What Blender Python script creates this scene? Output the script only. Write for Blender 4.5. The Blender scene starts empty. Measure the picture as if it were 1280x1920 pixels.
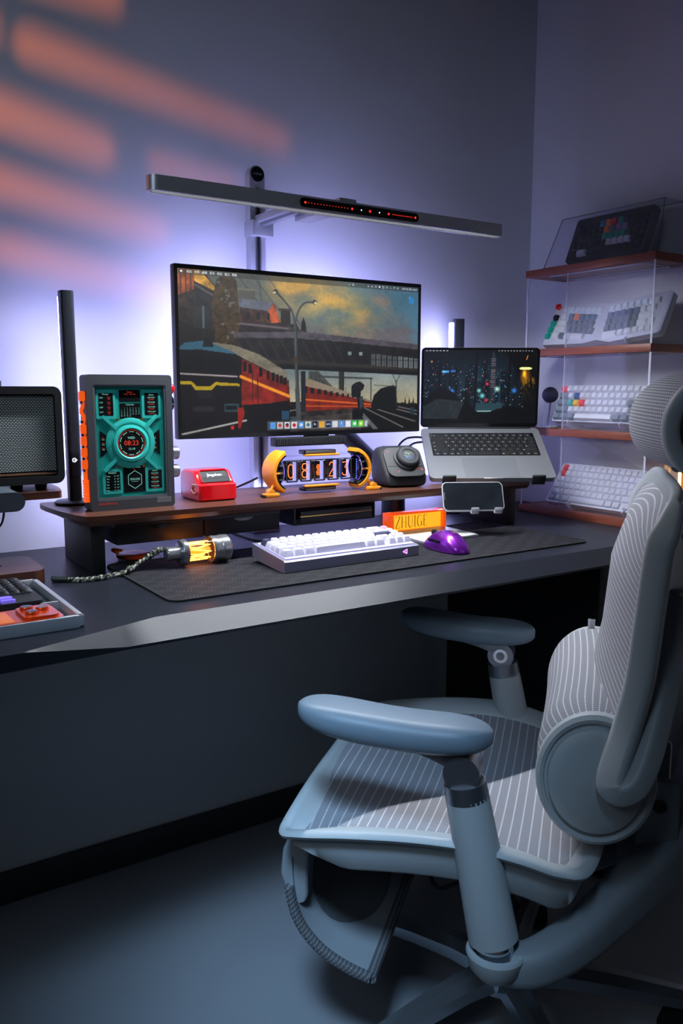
import bpy, bmesh, math, random
import numpy as np
from mathutils import Vector, Matrix, Euler
random.seed(7); np.random.seed(7)
scene = bpy.context.scene
C = scene.collection
PI = math.pi
# ------------------------------------------------------------------ camera, world, large lights, exposure
cam_d = bpy.data.cameras.new('camera'); cam = bpy.data.objects.new('camera', cam_d); C.objects.link(cam)
cam_d.sensor_fit = 'VERTICAL'; cam_d.sensor_height = 36.0; cam_d.lens = 1570 * 36 / 1920
cam_d.clip_start = 0.02
cam.location = (0, 0, 1.075)
cam.rotation_euler = (PI / 2 - math.atan(230 / 1570), 0, -math.radians(33.2))
scene.camera = cam
w = bpy.data.worlds.new('world'); scene.world = w; w.use_nodes = True
w.node_tree.nodes['Background'].inputs[0].default_value = (0.42, 0.52, 0.72, 1)
w.node_tree.nodes['Background'].inputs[1].default_value = 0.007
def area(name, loc, target, size, power, col, spread=180, sy=None):
    d = bpy.data.lights.new(name, 'AREA'); d.energy = power; d.color = col; d.size = size; d.spread = math.radians(spread)
    if sy: d.shape = 'RECTANGLE'; d.size_y = sy
    o = bpy.data.objects.new(name, d); C.objects.link(o); o.location = loc
    o.rotation_euler = (Vector(target) - Vector(loc)).to_track_quat('-Z', 'Y').to_euler()
    return o
area('cool_room_light', (-0.35, 0.0, 2.35), (0.66, 1.14, 0.10), 0.42, 1.05, (0.42, 0.68, 1.0), 21)
area('room_fill_light', (-1.1, 0.0, 2.1), (0.42, 1.45, 0.98), 0.7, 1.35, (0.66, 0.82, 1.0), 62)
vs = scene.view_settings
vs.view_transform = 'Standard'; vs.look = 'None'; vs.exposure = 0.0; vs.gamma = 1.0; vs.use_curve_mapping = False
# ------------------------------------------------------------------ helpers: mesh building
def T(x=0, y=0, z=0): return Matrix.Translation((x, y, z))
def RX(a): return Matrix.Rotation(a, 4, 'X')
def RY(a): return Matrix.Rotation(a, 4, 'Y')
def RZ(a): return Matrix.Rotation(a, 4, 'Z')
UP = RX(PI / 2)                       # (x, y, z) -> (x, -z, y): a flat drawing stood up, facing -Y
_box_cache = {}
def rbox(sx, sy, sz, bev=0.0, seg=2):
    k = (round(sx, 5), round(sy, 5), round(sz, 5), round(bev, 5), seg)
    if k not in _box_cache:
        bm = bmesh.new(); bmesh.ops.create_cube(bm, size=1)
        bmesh.ops.scale(bm, vec=(sx, sy, sz), verts=bm.verts)
        if bev > 0:
            bmesh.ops.bevel(bm, geom=bm.edges[:], offset=min(bev, .49 * min(sx, sy, sz)), segments=seg, profile=.5, affect='EDGES')
        bm.verts.index_update()
        _box_cache[k] = ([v.co.copy() for v in bm.verts], [[v.index for v in f.verts] for f in bm.faces]); bm.free()
    return _box_cache[k]
def rrect(w, h, r, n=4):              # rounded rectangle outline, counter-clockwise
    out = []
    for cx, cy, a0 in ((w/2-r, h/2-r, 0), (-w/2+r, h/2-r, PI/2), (-w/2+r, -h/2+r, PI), (w/2-r, -h/2+r, 1.5*PI)):
        for i in range(n + 1):
            a = a0 + PI / 2 * i / n; out.append((cx + r * math.cos(a), cy + r * math.sin(a)))
    return out
def circle(r, n=24, cx=0, cy=0): return [(cx + r*math.cos(2*PI*i/n), cy + r*math.sin(2*PI*i/n)) for i in range(n)]
def crom(pts, n=6, closed=False):     # Catmull-Rom through points of any dimension
    P = [np.array(p, float) for p in pts]; m = len(P); out = []
    rng = range(m) if closed else range(m - 1)
    for i in rng:
        p1, p2 = P[i], P[(i+1) % m]
        p0 = P[i-1] if (closed or i > 0) else 2*p1 - p2
        p3 = P[(i+2) % m] if (closed or i + 2 < m) else 2*p2 - p1
        for k in range(n):
            t = k / n
            out.append(.5*((2*p1) + (-p0+p2)*t + (2*p0-5*p1+4*p2-p3)*t*t + (-p0+3*p1-3*p2+p3)*t**3))
    if not closed: out.append(P[-1])
    return out
class MB:
    def __init__(s): s.v = []; s.f = []; s.uv = {}
    def add(s, vs, fs, M=None):
        b = len(s.v)
        s.v += [tuple(M @ Vector(v)) for v in vs] if M is not None else [tuple(v) for v in vs]
        s.f += [[i + b for i in f] for f in fs]; return s
    def box(s, c, size, bev=0, seg=2, M=None):
        m = T(*c) if M is None else M @ T(*c)
        return s.add(*rbox(*size, bev, seg), m)
    def prism(s, poly, d, M=None, z0=0):
        n = len(poly)
        vs = [(x, y, z0) for x, y in poly] + [(x, y, z0 + d) for x, y in poly]
        fs = [list(range(n))[::-1], list(range(n, 2*n))] + [[i, (i+1) % n, n + (i+1) % n, n + i] for i in range(n)]
        return s.add(vs, fs, M)
    def flat(s, poly, M=None, z=0):
        return s.add([(x, y, z) for x, y in poly], [list(range(len(poly)))], M)
    def ring(s, outer, inner, d, M=None, z0=0):   # two outlines of the same length, extruded
        n = len(outer); vs = []
        for z in (z0, z0 + d):
            vs += [(x, y, z) for x, y in outer] + [(x, y, z) for x, y in inner]
        fs = []
        for i in range(n):
            j = (i+1) % n
            fs += [[2*n+i, 2*n+j, 3*n+j, 3*n+i], [i, n+i, n+j, j], [i, j, 2*n+j, 2*n+i], [n+i, 3*n+i, 3*n+j, n+j]]
        return s.add(vs, fs, M)
    def loft(s, rings, cap=True, closed=False, M=None):
        n = len(rings[0]); m = len(rings); vs = [tuple(p) for r in rings for p in r]; fs = []
        for i in range(m if closed else m - 1):
            a, b = i * n, ((i+1) % m) * n
            for k in range(n):
                l = (k+1) % n; fs.append([a+k, a+l, b+l, b+k])
        if cap and not closed: fs += [list(range(n))[::-1], list(range((m-1)*n, m*n))]
        return s.add(vs, fs, M)
    def sweep(s, path, sec, up=(0, 0, 1), closed=False, cap=True, M=None):
        """sec: list of (a, b) or function(i, t) -> list; a along side axis, b along up axis"""
        P = [Vector(p) for p in path]; m = len(P); rings = []; up = Vector(up)
        for i in range(m):
            if closed: t = P[(i+1) % m] - P[i-1]
            else: t = P[min(i+1, m-1)] - P[max(i-1, 0)]
            t.normalize()
            side = t.cross(up)
            if side.length < 1e-4: side = t.cross(Vector((1, 0, 0)))
            side.normalize(); u2 = side.cross(t)
            sc = sec(i, i / (m - 1)) if callable(sec) else sec
            rings.append([P[i] + side * a + u2 * b for a, b in sc])
        return s.loft(rings, cap, closed, M)
    def tube(s, path, r, n=8, up=(0, 0, 1), closed=False, M=None, flat=1.0):
        if callable(r): f = lambda i, t: [(a, b * flat) for a, b in circle(r(t), n)]
        else: f = [(a, b * flat) for a, b in circle(r, n)]
        return s.sweep(path, f, up, closed, True, M)
    def cyl(s, p0, p1, r, r1=None, n=20, M=None):
        r1 = r if r1 is None else r1
        return s.sweep([p0, p1], lambda i, t: circle(r + (r1 - r) * t, n), (0.03, 0.02, 1) if abs(p0[0]-p1[0]) + abs(p0[1]-p1[1]) > 1e-6 else (1, 0, 0), M=M)
    def lathe(s, prof, n=24, M=None, a0=0, a1=2*PI):
        full = abs(a1 - a0 - 2*PI) < 1e-6; k = n if full else n + 1; rings = []
        for i in range(k):
            a = a0 + (a1 - a0) * i / n
            rings.append([(r*math.cos(a), r*math.sin(a), z) for r, z in prof])
        m = len(prof); vs = [p for r in rings for p in r]; fs = []
        for i in range(k if full else k - 1):
            a, b = i*m, ((i+1) % k)*m
            for j in range(m - 1): fs.append([a+j, b+j, b+j+1, a+j+1])
        return s.add(vs, fs, M)
    def grid(s, fn, nu, nv, uv=None, M=None):
        b = len(s.v); vs = []
        for j in range(nv + 1):
            for i in range(nu + 1):
                vs.append(fn(i / nu, j / nv))
                if uv: s.uv[b + len(vs) - 1] = uv(i / nu, j / nv)
        fs = [[j*(nu+1)+i, j*(nu+1)+i+1, (j+1)*(nu+1)+i+1, (j+1)*(nu+1)+i] for j in range(nv) for i in range(nu)]
        return s.add(vs, fs, M)
    def text(s, txt, size, M=None, align='CENTER', ext=0.0):
        v, f = text_data(txt, align); 
        return s.add([(x*size, y*size, ext) for x, y in v], f, M)
    def stroke(s, pts, wd, M=None, z=0):  # flat poly-line with a width
        for (x0, y0), (x1, y1) in zip(pts[:-1], pts[1:]):
            dx, dy = x1-x0, y1-y0; l = math.hypot(dx, dy) or 1; nx, ny = -dy/l*wd/2, dx/l*wd/2
            s.add([(x0+nx, y0+ny, z), (x0-nx, y0-ny, z), (x1-nx, y1-ny, z), (x1+nx, y1+ny, z)], [[0, 1, 2, 3]], M)
        return s
    def mesh(s, name, mat, smooth=35):
        me = bpy.data.meshes.new(name); me.from_pydata(s.v, [], s.f)
        if s.uv:
            ul = me.uv_layers.new(name='UVMap')
            li = np.empty(len(me.loops), dtype=np.int32); me.loops.foreach_get('vertex_index', li)
            arr = np.array([s.uv.get(i, (0, 0)) for i in range(len(s.v))], dtype=np.float32)
            ul.data.foreach_set('uv', arr[li].ravel())
        bm = bmesh.new(); bm.from_mesh(me); bmesh.ops.recalc_face_normals(bm, faces=bm.faces); bm.to_mesh(me); bm.free()
        if smooth:
            me.polygons.foreach_set('use_smooth', [True] * len(me.polygons)); me.set_sharp_from_angle(angle=math.radians(smooth))
        me.materials.append(mat); me.update(); return me
    def obj(s, name, mat, parent=None, smooth=35, label=None, mod=None):
        o = bpy.data.objects.new(name, s.mesh(name, mat, smooth)); C.objects.link(o)
        if parent is not None: o.parent = parent
        if label: o['label'] = label
        return o
_tc = {}
def text_data(txt, align='CENTER'):
    k = (txt, align)
    if k not in _tc:
        cu = bpy.data.curves.new('lettering', 'FONT'); cu.body = txt; cu.size = 1; cu.align_x = align; cu.align_y = 'CENTER'
        cu.resolution_u = 2; cu.fill_mode = 'FRONT'
        o = bpy.data.objects.new('lettering', cu); me = o.to_mesh()
        _tc[k] = ([(v.co.x, v.co.y) for v in me.vertices], [list(p.vertices) for p in me.polygons])
        o.to_mesh_clear(); bpy.data.objects.remove(o); bpy.data.curves.remove(cu)
    return _tc[k]
def thing(name, label, cat, loc=(0, 0, 0), rotz=0, group=None, M=None):
    o = bpy.data.objects.new(name, None); C.objects.link(o); o.empty_display_size = .02
    if M is not None: o.matrix_world = M
    else: o.location = loc; o.rotation_euler = (0, 0, rotz)
    o['label'] = label; o['category'] = cat
    if group: o['group'] = group
    return o
def tag(o, label, cat, group=None):
    o['label'] = label; o['category'] = cat
    if group: o['group'] = group
    return o
def struct(o): o['kind'] = 'structure'; return o
def inst(name, me, parent, M=None):
    o = bpy.data.objects.new(name, me); C.objects.link(o); o.parent = parent
    if M is not None: o.matrix_local = M
    return o
# ------------------------------------------------------------------ helpers: materials
def srgb(r, g, b):
    f = lambda c: (c/255/12.92) if c/255 <= .04045 else ((c/255 + .055)/1.055)**2.4
    return (f(r), f(g), f(b))
class NT:
    def __init__(s, nt): s.nt = nt
    def n(s, t, **k):
        o = s.nt.nodes.new(t)
        for a, b in k.items(): setattr(o, a, b)
        return o
    def link(s, a, b): s.nt.links.new(a, b)
    def m(s, op, a, b=0.0, c=None):
        o = s.n('ShaderNodeMath', operation=op)
        for i, x in enumerate((a, b, c)):
            if x is None: continue
            if isinstance(x, (int, float)): o.inputs[i].default_value = x
            else: s.link(x, o.inputs[i])
        return o.outputs[0]
    def mix(s, f, a, b):
        o = s.n('ShaderNodeMix', data_type='RGBA')
        for sock, x in ((o.inputs[0], f), (o.inputs[6], a), (o.inputs[7], b)):
            if isinstance(x, (int, float)): sock.default_value = x
            elif isinstance(x, tuple): sock.default_value = (*x, 1)
            else: s.link(x, sock)
        return o.outputs[2]
    def ramp(s, f, stops):
        o = s.n('ShaderNodeValToRGB'); e = o.color_ramp.elements
        e[0].position, e[0].color = stops[0][0], (*stops[0][1], 1); e[1].position, e[1].color = stops[-1][0], (*stops[-1][1], 1)
        for p, c in stops[1:-1]: x = e.new(p); x.color = (*c, 1)
        s.link(f, o.inputs[0]); return o.outputs[0]
    def noise(s, vec, scale, detail=3, rough=.5):
        o = s.n('ShaderNodeTexNoise'); o.inputs['Scale'].default_value = scale; o.inputs['Detail'].default_value = detail; o.inputs['Roughness'].default_value = rough
        s.link(vec, o.inputs['Vector']); return o.outputs[0]
    def coord(s, kind='Object', scale=(1, 1, 1), rot=(0, 0, 0)):
        t = s.n('ShaderNodeTexCoord'); m = s.n('ShaderNodeMapping'); m.inputs['Scale'].default_value = scale; m.inputs['Rotation'].default_value = rot
        s.link(t.outputs[kind], m.inputs['Vector']); return m.outputs[0]
    def bump(s, h, strength=.3, dist=.001):
        o = s.n('ShaderNodeBump'); o.inputs['Strength'].default_value = strength; o.inputs['Distance'].default_value = dist
        s.link(h, o.inputs['Height']); return o.outputs[0]
def pmat(name, col=(.5, .5, .5), rough=.5, metal=0.0, emit=None, es=0.0, trans=0.0, ior=1.45, coat=0.0, alpha=1.0, grain=0.0, gscale=400, var=0.0, vscale=6):
    m = bpy.data.materials.new(name); m.use_nodes = True; nt = NT(m.node_tree); b = m.node_tree.nodes['Principled BSDF']
    b.inputs['Base Color'].default_value = (*col, 1); b.inputs['Roughness'].default_value = rough; b.inputs['Metallic'].default_value = metal
    b.inputs['IOR'].default_value = ior; b.inputs['Transmission Weight'].default_value = trans; b.inputs['Coat Weight'].default_value = coat; b.inputs['Alpha'].default_value = alpha
    if emit: b.inputs['Emission Color'].default_value = (*emit, 1); b.inputs['Emission Strength'].default_value = es
    if grain or var:
        co = nt.coord('Object')
        if grain: nt.link(nt.bump(nt.noise(co, gscale, 2), grain, .0006), b.inputs['Normal'])
        if var:
            f = nt.noise(co, vscale, 4)
            nt.link(nt.mix(f, tuple(c*(1-var) for c in col), tuple(min(1, c*(1+var)) for c in col)), b.inputs['Base Color'])
    return m
def emat(name, col, st):
    m = bpy.data.materials.new(name); m.use_nodes = True; b = m.node_tree.nodes['Principled BSDF']
    b.inputs['Base Color'].default_value = (*[c*.5 for c in col], 1); b.inputs['Emission Color'].default_value = (*col, 1); b.inputs['Emission Strength'].default_value = st
    return m
def wood(name, dark, light, axis='x', rough=.38, sc=1.0):
    m = bpy.data.materials.new(name); m.use_nodes = True; nt = NT(m.node_tree); b = m.node_tree.nodes['Principled BSDF']
    s = {'x': (2*sc, 26*sc, 26*sc), 'y': (26*sc, 2*sc, 26*sc), 'z': (26*sc, 26*sc, 2*sc)}[axis]
    co = nt.coord('Object', s); n1 = nt.noise(co, 1.3, 5, .62)
    s2 = tuple(k*6 for k in s); n2 = nt.noise(nt.coord('Object', s2), 1.0, 3, .6)
    f = nt.m('ADD', nt.m('MULTIPLY', n1, .75), nt.m('MULTIPLY', n2, .28))
    nt.link(nt.ramp(f, [(.28, dark), (.5, tuple((a+c)/2 for a, c in zip(dark, light))), (.72, light)]), b.inputs['Base Color'])
    b.inputs['Roughness'].default_value = rough; nt.link(nt.bump(n2, .15, .0005), b.inputs['Normal'])
    return m
def fabric(name, spacing, dark, light, weave=.0026, line=.14):
    """woven mesh; UV.x runs across the stripes and UV.y along them, both in metres"""
    m = bpy.data.materials.new(name); m.use_nodes = True; nt = NT(m.node_tree); b = m.node_tree.nodes['Principled BSDF']
    t = nt.n('ShaderNodeTexCoord'); sp = nt.n('ShaderNodeSeparateXYZ'); nt.link(t.outputs['UV'], sp.inputs[0]); x, y = sp.outputs[0], sp.outputs[1]
    fx = nt.m('FRACT', nt.m('DIVIDE', x, spacing)); d = nt.m('ABSOLUTE', nt.m('SUBTRACT', fx, .5))
    stripe = nt.m('LESS_THAN', d, line)
    dash = nt.m('GREATER_THAN', nt.m('SINE', nt.m('MULTIPLY', nt.m('ADD', y, nt.m('MULTIPLY', x, .6)), 2*PI/(weave*1.6))), -.35)
    sx = nt.m('SINE', nt.m('MULTIPLY', x, 2*PI/weave)); sy = nt.m('SINE', nt.m('MULTIPLY', nt.m('ADD', y, nt.m('MULTIPLY', x, .5)), 2*PI/weave))
    wv = nt.m('MULTIPLY', nt.m('ADD', nt.m('MULTIPLY', sx, sy), 1.0), .5)
    mid = tuple(.42*a + .58*c for a, c in zip(dark, light))
    base = nt.mix(wv, dark, mid)
    nt.link(nt.mix(nt.m('MULTIPLY', stripe, dash), base, light), b.inputs['Base Color'])
    b.inputs['Roughness'].default_value = .75
    h = nt.m('ADD', wv, nt.m('MULTIPLY', nt.m('MULTIPLY', stripe, dash), .8)); nt.link(nt.bump(h, .5, .0008), b.inputs['Normal'])
    return m
def vcol_mat(name, st):
    m = bpy.data.materials.new(name); m.use_nodes = True; nt = NT(m.node_tree); b = m.node_tree.nodes['Principled BSDF']
    a = nt.n('ShaderNodeVertexColor', layer_name='picture'); b.inputs['Base Color'].default_value = (.004, .004, .005, 1)
    b.inputs['Roughness'].default_value = .35
    nt.link(a.outputs[0], b.inputs['Emission Color']); b.inputs['Emission Strength'].default_value = st
    return m
K = {}
K['black'] = pmat('black plastic', (.012, .013, .015), .45, grain=.05)
K['soft_black'] = pmat('soft black plastic', (.022, .024, .028), .55, grain=.08)
K['gloss_black'] = pmat('gloss black', (.006, .006, .007), .12, coat=.4)
K['black_metal'] = pmat('black painted steel', (.016, .018, .022), .42, .3)
K['silver'] = pmat('brushed aluminium', (.55, .56, .6), .42, .6, grain=.05)
K['dark_silver'] = pmat('grey aluminium', (.30, .31, .34), .35, .9)
K['chrome'] = pmat('chrome', (.6, .62, .66), .1, 1.0)
K['dark_chrome'] = pmat('worn chrome', (.42, .43, .46), .22, .75)
K['white'] = pmat('white plastic', (.75, .75, .78), .4)
K['rubber'] = pmat('dark rubber', (.015, .015, .017), .8)
K['walnut'] = wood('walnut', (.028, .009, .006), (.145, .052, .03), 'x')
K['shelf_wood'] = wood('red brown wood', (.10, .022, .012), (.30, .075, .04), 'y', .45)
K['panel_wood'] = wood('brown wood panel', (.05, .018, .01), (.17, .065, .035), 'z', .5)
K['orange'] = pmat('orange plastic', (.95, .33, .02), .32, coat=.3)
K['red'] = pmat('glossy red plastic', (.75, .006, .012), .18, coat=.6)
K['glass'] = pmat('clear glass', (1, 1, 1), .02, trans=1.0, ior=1.25)
K['acrylic'] = pmat('clear acrylic', (.93, .94, 1.0), .03, trans=1.0, ior=1.12)
K['baffle'] = pmat('matt black baffle', (.002, .002, .002), 1.0); K['baffle'].node_tree.nodes['Principled BSDF'].inputs['Specular IOR Level'].default_value = 0
K['led_red'] = emat('red indicator light', (1, .03, .02), 1.6)
K['led_white'] = emat('white indicator light', (.9, .92, 1), 1.2)
K['glow_orange'] = emat('orange glow', (1, .22, .015), 3.0)
def thin_glass(name, tint=(1, 1, 1), gloss=.08, rough=.04, haze=0.0, hcol=(.8, .8, .9)):
    m = bpy.data.materials.new(name); m.use_nodes = True; nt = NT(m.node_tree); N = m.node_tree.nodes; N.remove(N['Principled BSDF'])
    tr = nt.n('ShaderNodeBsdfTransparent'); tr.inputs[0].default_value = (*tint, 1)
    gl = nt.n('ShaderNodeBsdfGlossy'); gl.inputs['Roughness'].default_value = rough; gl.inputs[0].default_value = (.9, .9, .95, 1)
    fr = nt.n('ShaderNodeLayerWeight'); fr.inputs[0].default_value = .5
    f = nt.m('ADD', nt.m('MULTIPLY', nt.m('POWER', fr.outputs[1], 5.0), .55), gloss * .35)
    mx = nt.n('ShaderNodeMixShader'); nt.link(f, mx.inputs[0]); nt.link(tr.outputs[0], mx.inputs[1]); nt.link(gl.outputs[0], mx.inputs[2]); out = mx.outputs[0]
    if haze:
        df = nt.n('ShaderNodeBsdfDiffuse'); df.inputs[0].default_value = (*hcol, 1)
        m2 = nt.n('ShaderNodeMixShader'); m2.inputs[0].default_value = haze; nt.link(out, m2.inputs[1]); nt.link(df.outputs[0], m2.inputs[2]); out = m2.outputs[0]
    nt.link(out, N['Material Output'].inputs[0]); return m
K['glass'] = thin_glass('clear glass', (.96, .97, .98), .1)
K['acrylic'] = thin_glass('clear acrylic', (.97, .97, .995), .12, .03, .03)
K['acrylic_edge'] = pmat('polished acrylic edge', (.75, .76, .9), .25, alpha=.55)
# ------------------------------------------------------------------ the room
XW, YW = 1.79, 1.76
wm = pmat('white wall paint', (.72, .72, .75), .7, var=.03, vscale=3)
struct(MB().box((.35, YW + .05, 1.5), (2.9, .1, 3.0)).obj('wall_back', wm))
struct(MB().box((XW + .05, .3, 1.5), (.1, 3.02, 3.0)).obj('wall_right', wm))
fm = bpy.data.materials.new('dark polished floor'); fm.use_nodes = True; nt = NT(fm.node_tree); b = fm.node_tree.nodes['Principled BSDF']
co = nt.coord('Object'); f = nt.noise(co, 3.0, 4)
nt.link(nt.mix(f, (.24, .255, .285), (.31, .325, .35)), b.inputs['Base Color']); b.inputs['Roughness'].default_value = .42
struct(MB().box((.35, .3, -.025), (2.9, 3.0, .05)).obj('floor', fm))
bmat = pmat('dark skirting', (.035, .038, .042), .5)
struct(MB().box((.345, YW - .006, .035), (2.89, .012, .07), .002).obj('baseboard_back', bmat))
struct(MB().box((XW - .006, .27, .035), (.012, 2.95, .07), .002).obj('baseboard_right', bmat))
for i, (x, z) in enumerate(((.77, .972), (1.315, .972))):      # two pinkish wall hooks
    o = thing('wall_hook', ['small pink wall hook below the left half of the monitor', 'small pink wall hook by the right end of the monitor'][i], 'hook', (x, YW, z), group='pink wall hooks')
    pm = K.setdefault('pink', pmat('dusty pink plastic', (.42, .12, .2), .5))
    MB().lathe([(0, .006), (.004, .0055), (.0055, .002), (.0055, 0)], 14, RX(PI/2)).obj('cap', pm, o)
    MB().cyl((0, -.006, 0), (0, -.010, 0), .002, n=10).obj('pin', K['dark_silver'], o)
# ------------------------------------------------------------------ desk
ZD = .75
dm = pmat('charcoal desk laminate', (.013, .016, .024), .40, grain=.04, gscale=900); dm.node_tree.nodes['Principled BSDF'].inputs['Specular IOR Level'].default_value = .34
desk = thing('desk', 'long charcoal desk with a sloping pale front edge', 'desk', (0, 0, 0))
x0, x1 = -.45, 1.785
def desk_sec(x):
    """front profile at x: the bevel is cut only between x = .22 and the right end"""
    kt = min(1, max(0, (x - .22) / .20)); k1 = min(1, max(0, (x - .22) / .14))
    yt = 1.063 + .067*kt; yv = 1.061 + .021*k1; zv = ZD - .0004 - .0221*k1
    return [(x, YW - .003, ZD), (x, yt, ZD), (x, yv, zv), (x, yv + .002 + .012*(1 - k1), ZD - .027), (x, yv + .016, ZD - .028), (x, YW - .003, ZD - .028)]
xs = [x0] + list(np.linspace(.2, .44, 60)) + [.7, 1.0, 1.3, x1]
mb = MB(); mb.loft([desk_sec(x) for x in xs]); mb.obj('desk_top', dm, desk, smooth=12)
lm = K['black_metal']
for x in (-.35, 1.47):
    MB().box((x, 1.42, .360), (.08, .5, .712), .004).obj('leg', lm, desk)
    MB().box((x, 1.42, .0125), (.09, .6, .025), .004).obj('foot', lm, desk)
MB().box((.56, 1.70, .690), (1.7, .03, .06), .002).obj('crossbar', lm, desk)
# ------------------------------------------------------------------ desk mat
mm = bpy.data.materials.new('embossed black mat'); mm.use_nodes = True; nt = NT(mm.node_tree); b = mm.node_tree.nodes['Principled BSDF']
t = nt.n('ShaderNodeTexCoord'); sp = nt.n('ShaderNodeSeparateXYZ'); nt.link(t.outputs['Object'], sp.inputs[0])
yy = nt.m('DIVIDE', sp.outputs[1], .020); row = nt.m('FLOOR', yy); fy = nt.m('FRACT', yy)
xx = nt.m('ADD', nt.m('DIVIDE', sp.outputs[0], .056), nt.m('MULTIPLY', row, .5)); fx = nt.m('FRACT', xx)
flip = nt.m('SUBTRACT', nt.m('MULTIPLY', nt.m('GREATER_THAN', nt.m('FRACT', nt.m('MULTIPLY', row, .5)), .25), 2), 1)
inx = nt.m('MULTIPLY', nt.m('GREATER_THAN', fx, .08), nt.m('LESS_THAN', fx, .62))
iny = nt.m('MULTIPLY', nt.m('GREATER_THAN', fy, .12), nt.m('LESS_THAN', fy, .88))
st = nt.m('SINE', nt.m('MULTIPLY', nt.m('ADD', fx, nt.m('MULTIPLY', nt.m('MULTIPLY', fy, .12), flip)), 2*PI*9))
h = nt.m('MULTIPLY', nt.m('MULTIPLY', inx, iny), nt.m('GREATER_THAN', st, 0))
nt.link(nt.mix(h, (.007, .007, .010), (.028, .028, .036)), b.inputs['Base Color']); b.inputs['Roughness'].default_value = .75; b.inputs['Specular IOR Level'].default_value = .3
ridge = nt.m('SINE', nt.m('MULTIPLY', sp.outputs[1], 2*PI/.0035))
nt.link(nt.bump(nt.m('ADD', h, nt.m('MULTIPLY', ridge, .15)), .8, .0012), b.inputs['Normal'])
mat = thing('desk_mat', 'black rubber desk mat embossed with hatched dashes lying on the desk', 'desk mat', (.94, 1.352, ZD))
MB().prism(rrect(.945, .325, .02, 5), .0026).obj('sheet', mm, mat)
MB().ring(rrect(.949, .329, .022, 5), rrect(.941, .321, .018, 5), .0034).obj('stitched_edge', K['rubber'], mat)
ZM = ZD + .003
# ------------------------------------------------------------------ monitor riser (walnut shelf on black legs)
ZR = .858
riser = thing('monitor_riser', 'long walnut monitor riser on black legs with drawers underneath', 'desk shelf', (0, 0, ZD))
h = ZR - ZD
yf, yb = 1.425, 1.665
out = [(.43, yf), (1.472, yf), (1.472, yb), (.412, yb)] + [(.398 + .012*math.cos(a), yb - .03 + .03*math.sin(a)) for a in (PI*.62, PI*.8, PI)] + [(.386, 1.60), (.391, 1.53), (.402, 1.46), (.412, yf + .006)]
mb = MB(); low = [(max(x, .40) + (.006 if x < .5 else 0), y + (.008 if y < 1.43 else 0)) for x, y in out]
n = len(out)
mb.loft([[(x, y, h - .018) for x, y in low], [(x, y, h - .009) for x, y in out], [(x, y, h) for x, y in out]])
mb.obj('board', K['walnut'], riser, smooth=20)
for x in (.442, 1.457):
    MB().box((x, 1.556, (h - .018)/2), (.025, .176, h - .018), .0015).obj('leg', K['soft_black'], riser)
for i, (xa, xb) in enumerate(((.478, .648), (.652, .815))):
    dr = MB().box(((xa+xb)/2, 1.55, .060), (xb - xa, .15, .032), .0015).obj('drawer', K['soft_black'], riser)
    MB().prism([( .022*math.cos(a), -.008*math.sin(a)) for a in np.linspace(0, PI, 9)], .001, T((xa+xb)/2, 1.4745, .0765) @ UP).obj('finger_notch', K['gloss_black'], dr, smooth=0)
    MB().box(((xa+xb)/2, 1.55, .079), (xb - xa + .004, .15, .006)).obj('runner', K['black_metal'], dr)
MB().box((.935, yb + .0025, h - .010), (1.0, .003, .008)).obj('added_glow_strip', emat('added lavender glow', (.42, .43, 1.0), 32), riser, smooth=0)  # hidden strip added behind the board to spread the lavender glow over the wall
tr = MB(); tr.box((.94, 1.545, .0515), (.20, .17, .003)); tr.box((.842, 1.545, .071), (.003, .17, .038)); tr.box((1.040, 1.545, .071), (.003, .17, .038)); tr.box((.94, 1.466, .0565), (.2, .003, .008))
tr.obj('hanging_tray', K['black_metal'], riser)
gb = thing('flat_box', 'flat black box with a thin gold line in the tray under the riser', 'box', (.945, 1.535, ZD + .0531))
MB().box((0, 0, .0065), (.178, .15, .013), .001).obj('base', K['soft_black'], gb)
MB().box((0, 0, .0139), (.179, .151, .0016)).obj('gold_line', pmat('gold foil', (.75, .45, .12), .3, .9), gb)
MB().box((0, 0, .0195), (.178, .15, .0098), .001).obj('lid', K['black'], gb)
# ------------------------------------------------------------------ monitor
MZ0, MZ1, MX0, MX1, MY = .975, 1.319, .647, 1.262, 1.585
mon = thing('monitor', 'large flat monitor showing a train station under an evening sky', 'monitor', ((MX0+MX1)/2, MY, (MZ0+MZ1)/2))
mw, mh = MX1 - MX0, MZ1 - MZ0
MB().box((0, .012, 0), (mw, .018, mh), .003).obj('housing', pmat('dark monitor shell', (.05, .05, .062), .4, .4), mon)
MB().box((0, .032, -.03), (.34, .03, .2), .01).obj('rear_bulge', K['black'], mon)
MB().ring(rrect(mw - .001, mh - .001, .003), rrect(mw - .016, mh - .018, .001), .0012, T(0, .003, 0) @ UP).obj('bezel', K['gloss_black'], mon, smooth=0)
sb = thing('sound_bar', 'ribbed black bar hanging under the monitor', 'speaker bar', (.955, 1.575, MZ0 - .0215))
MB().box((0, .014, .009), (.182, .026, .019), .002).obj('body', K['black'], sb)
me = MB().box((0, 0, 0), (.0024, .004, .013)).mesh('rib', K['soft_black'], 0)
for i in range(40): inst('rib', me, sb, T(-.086 + i*.0044, -.0008, .009))
MB().box((.02, .018, .0200), (.06, .01, .003)).obj('hanger', K['black_metal'], sb)
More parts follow.
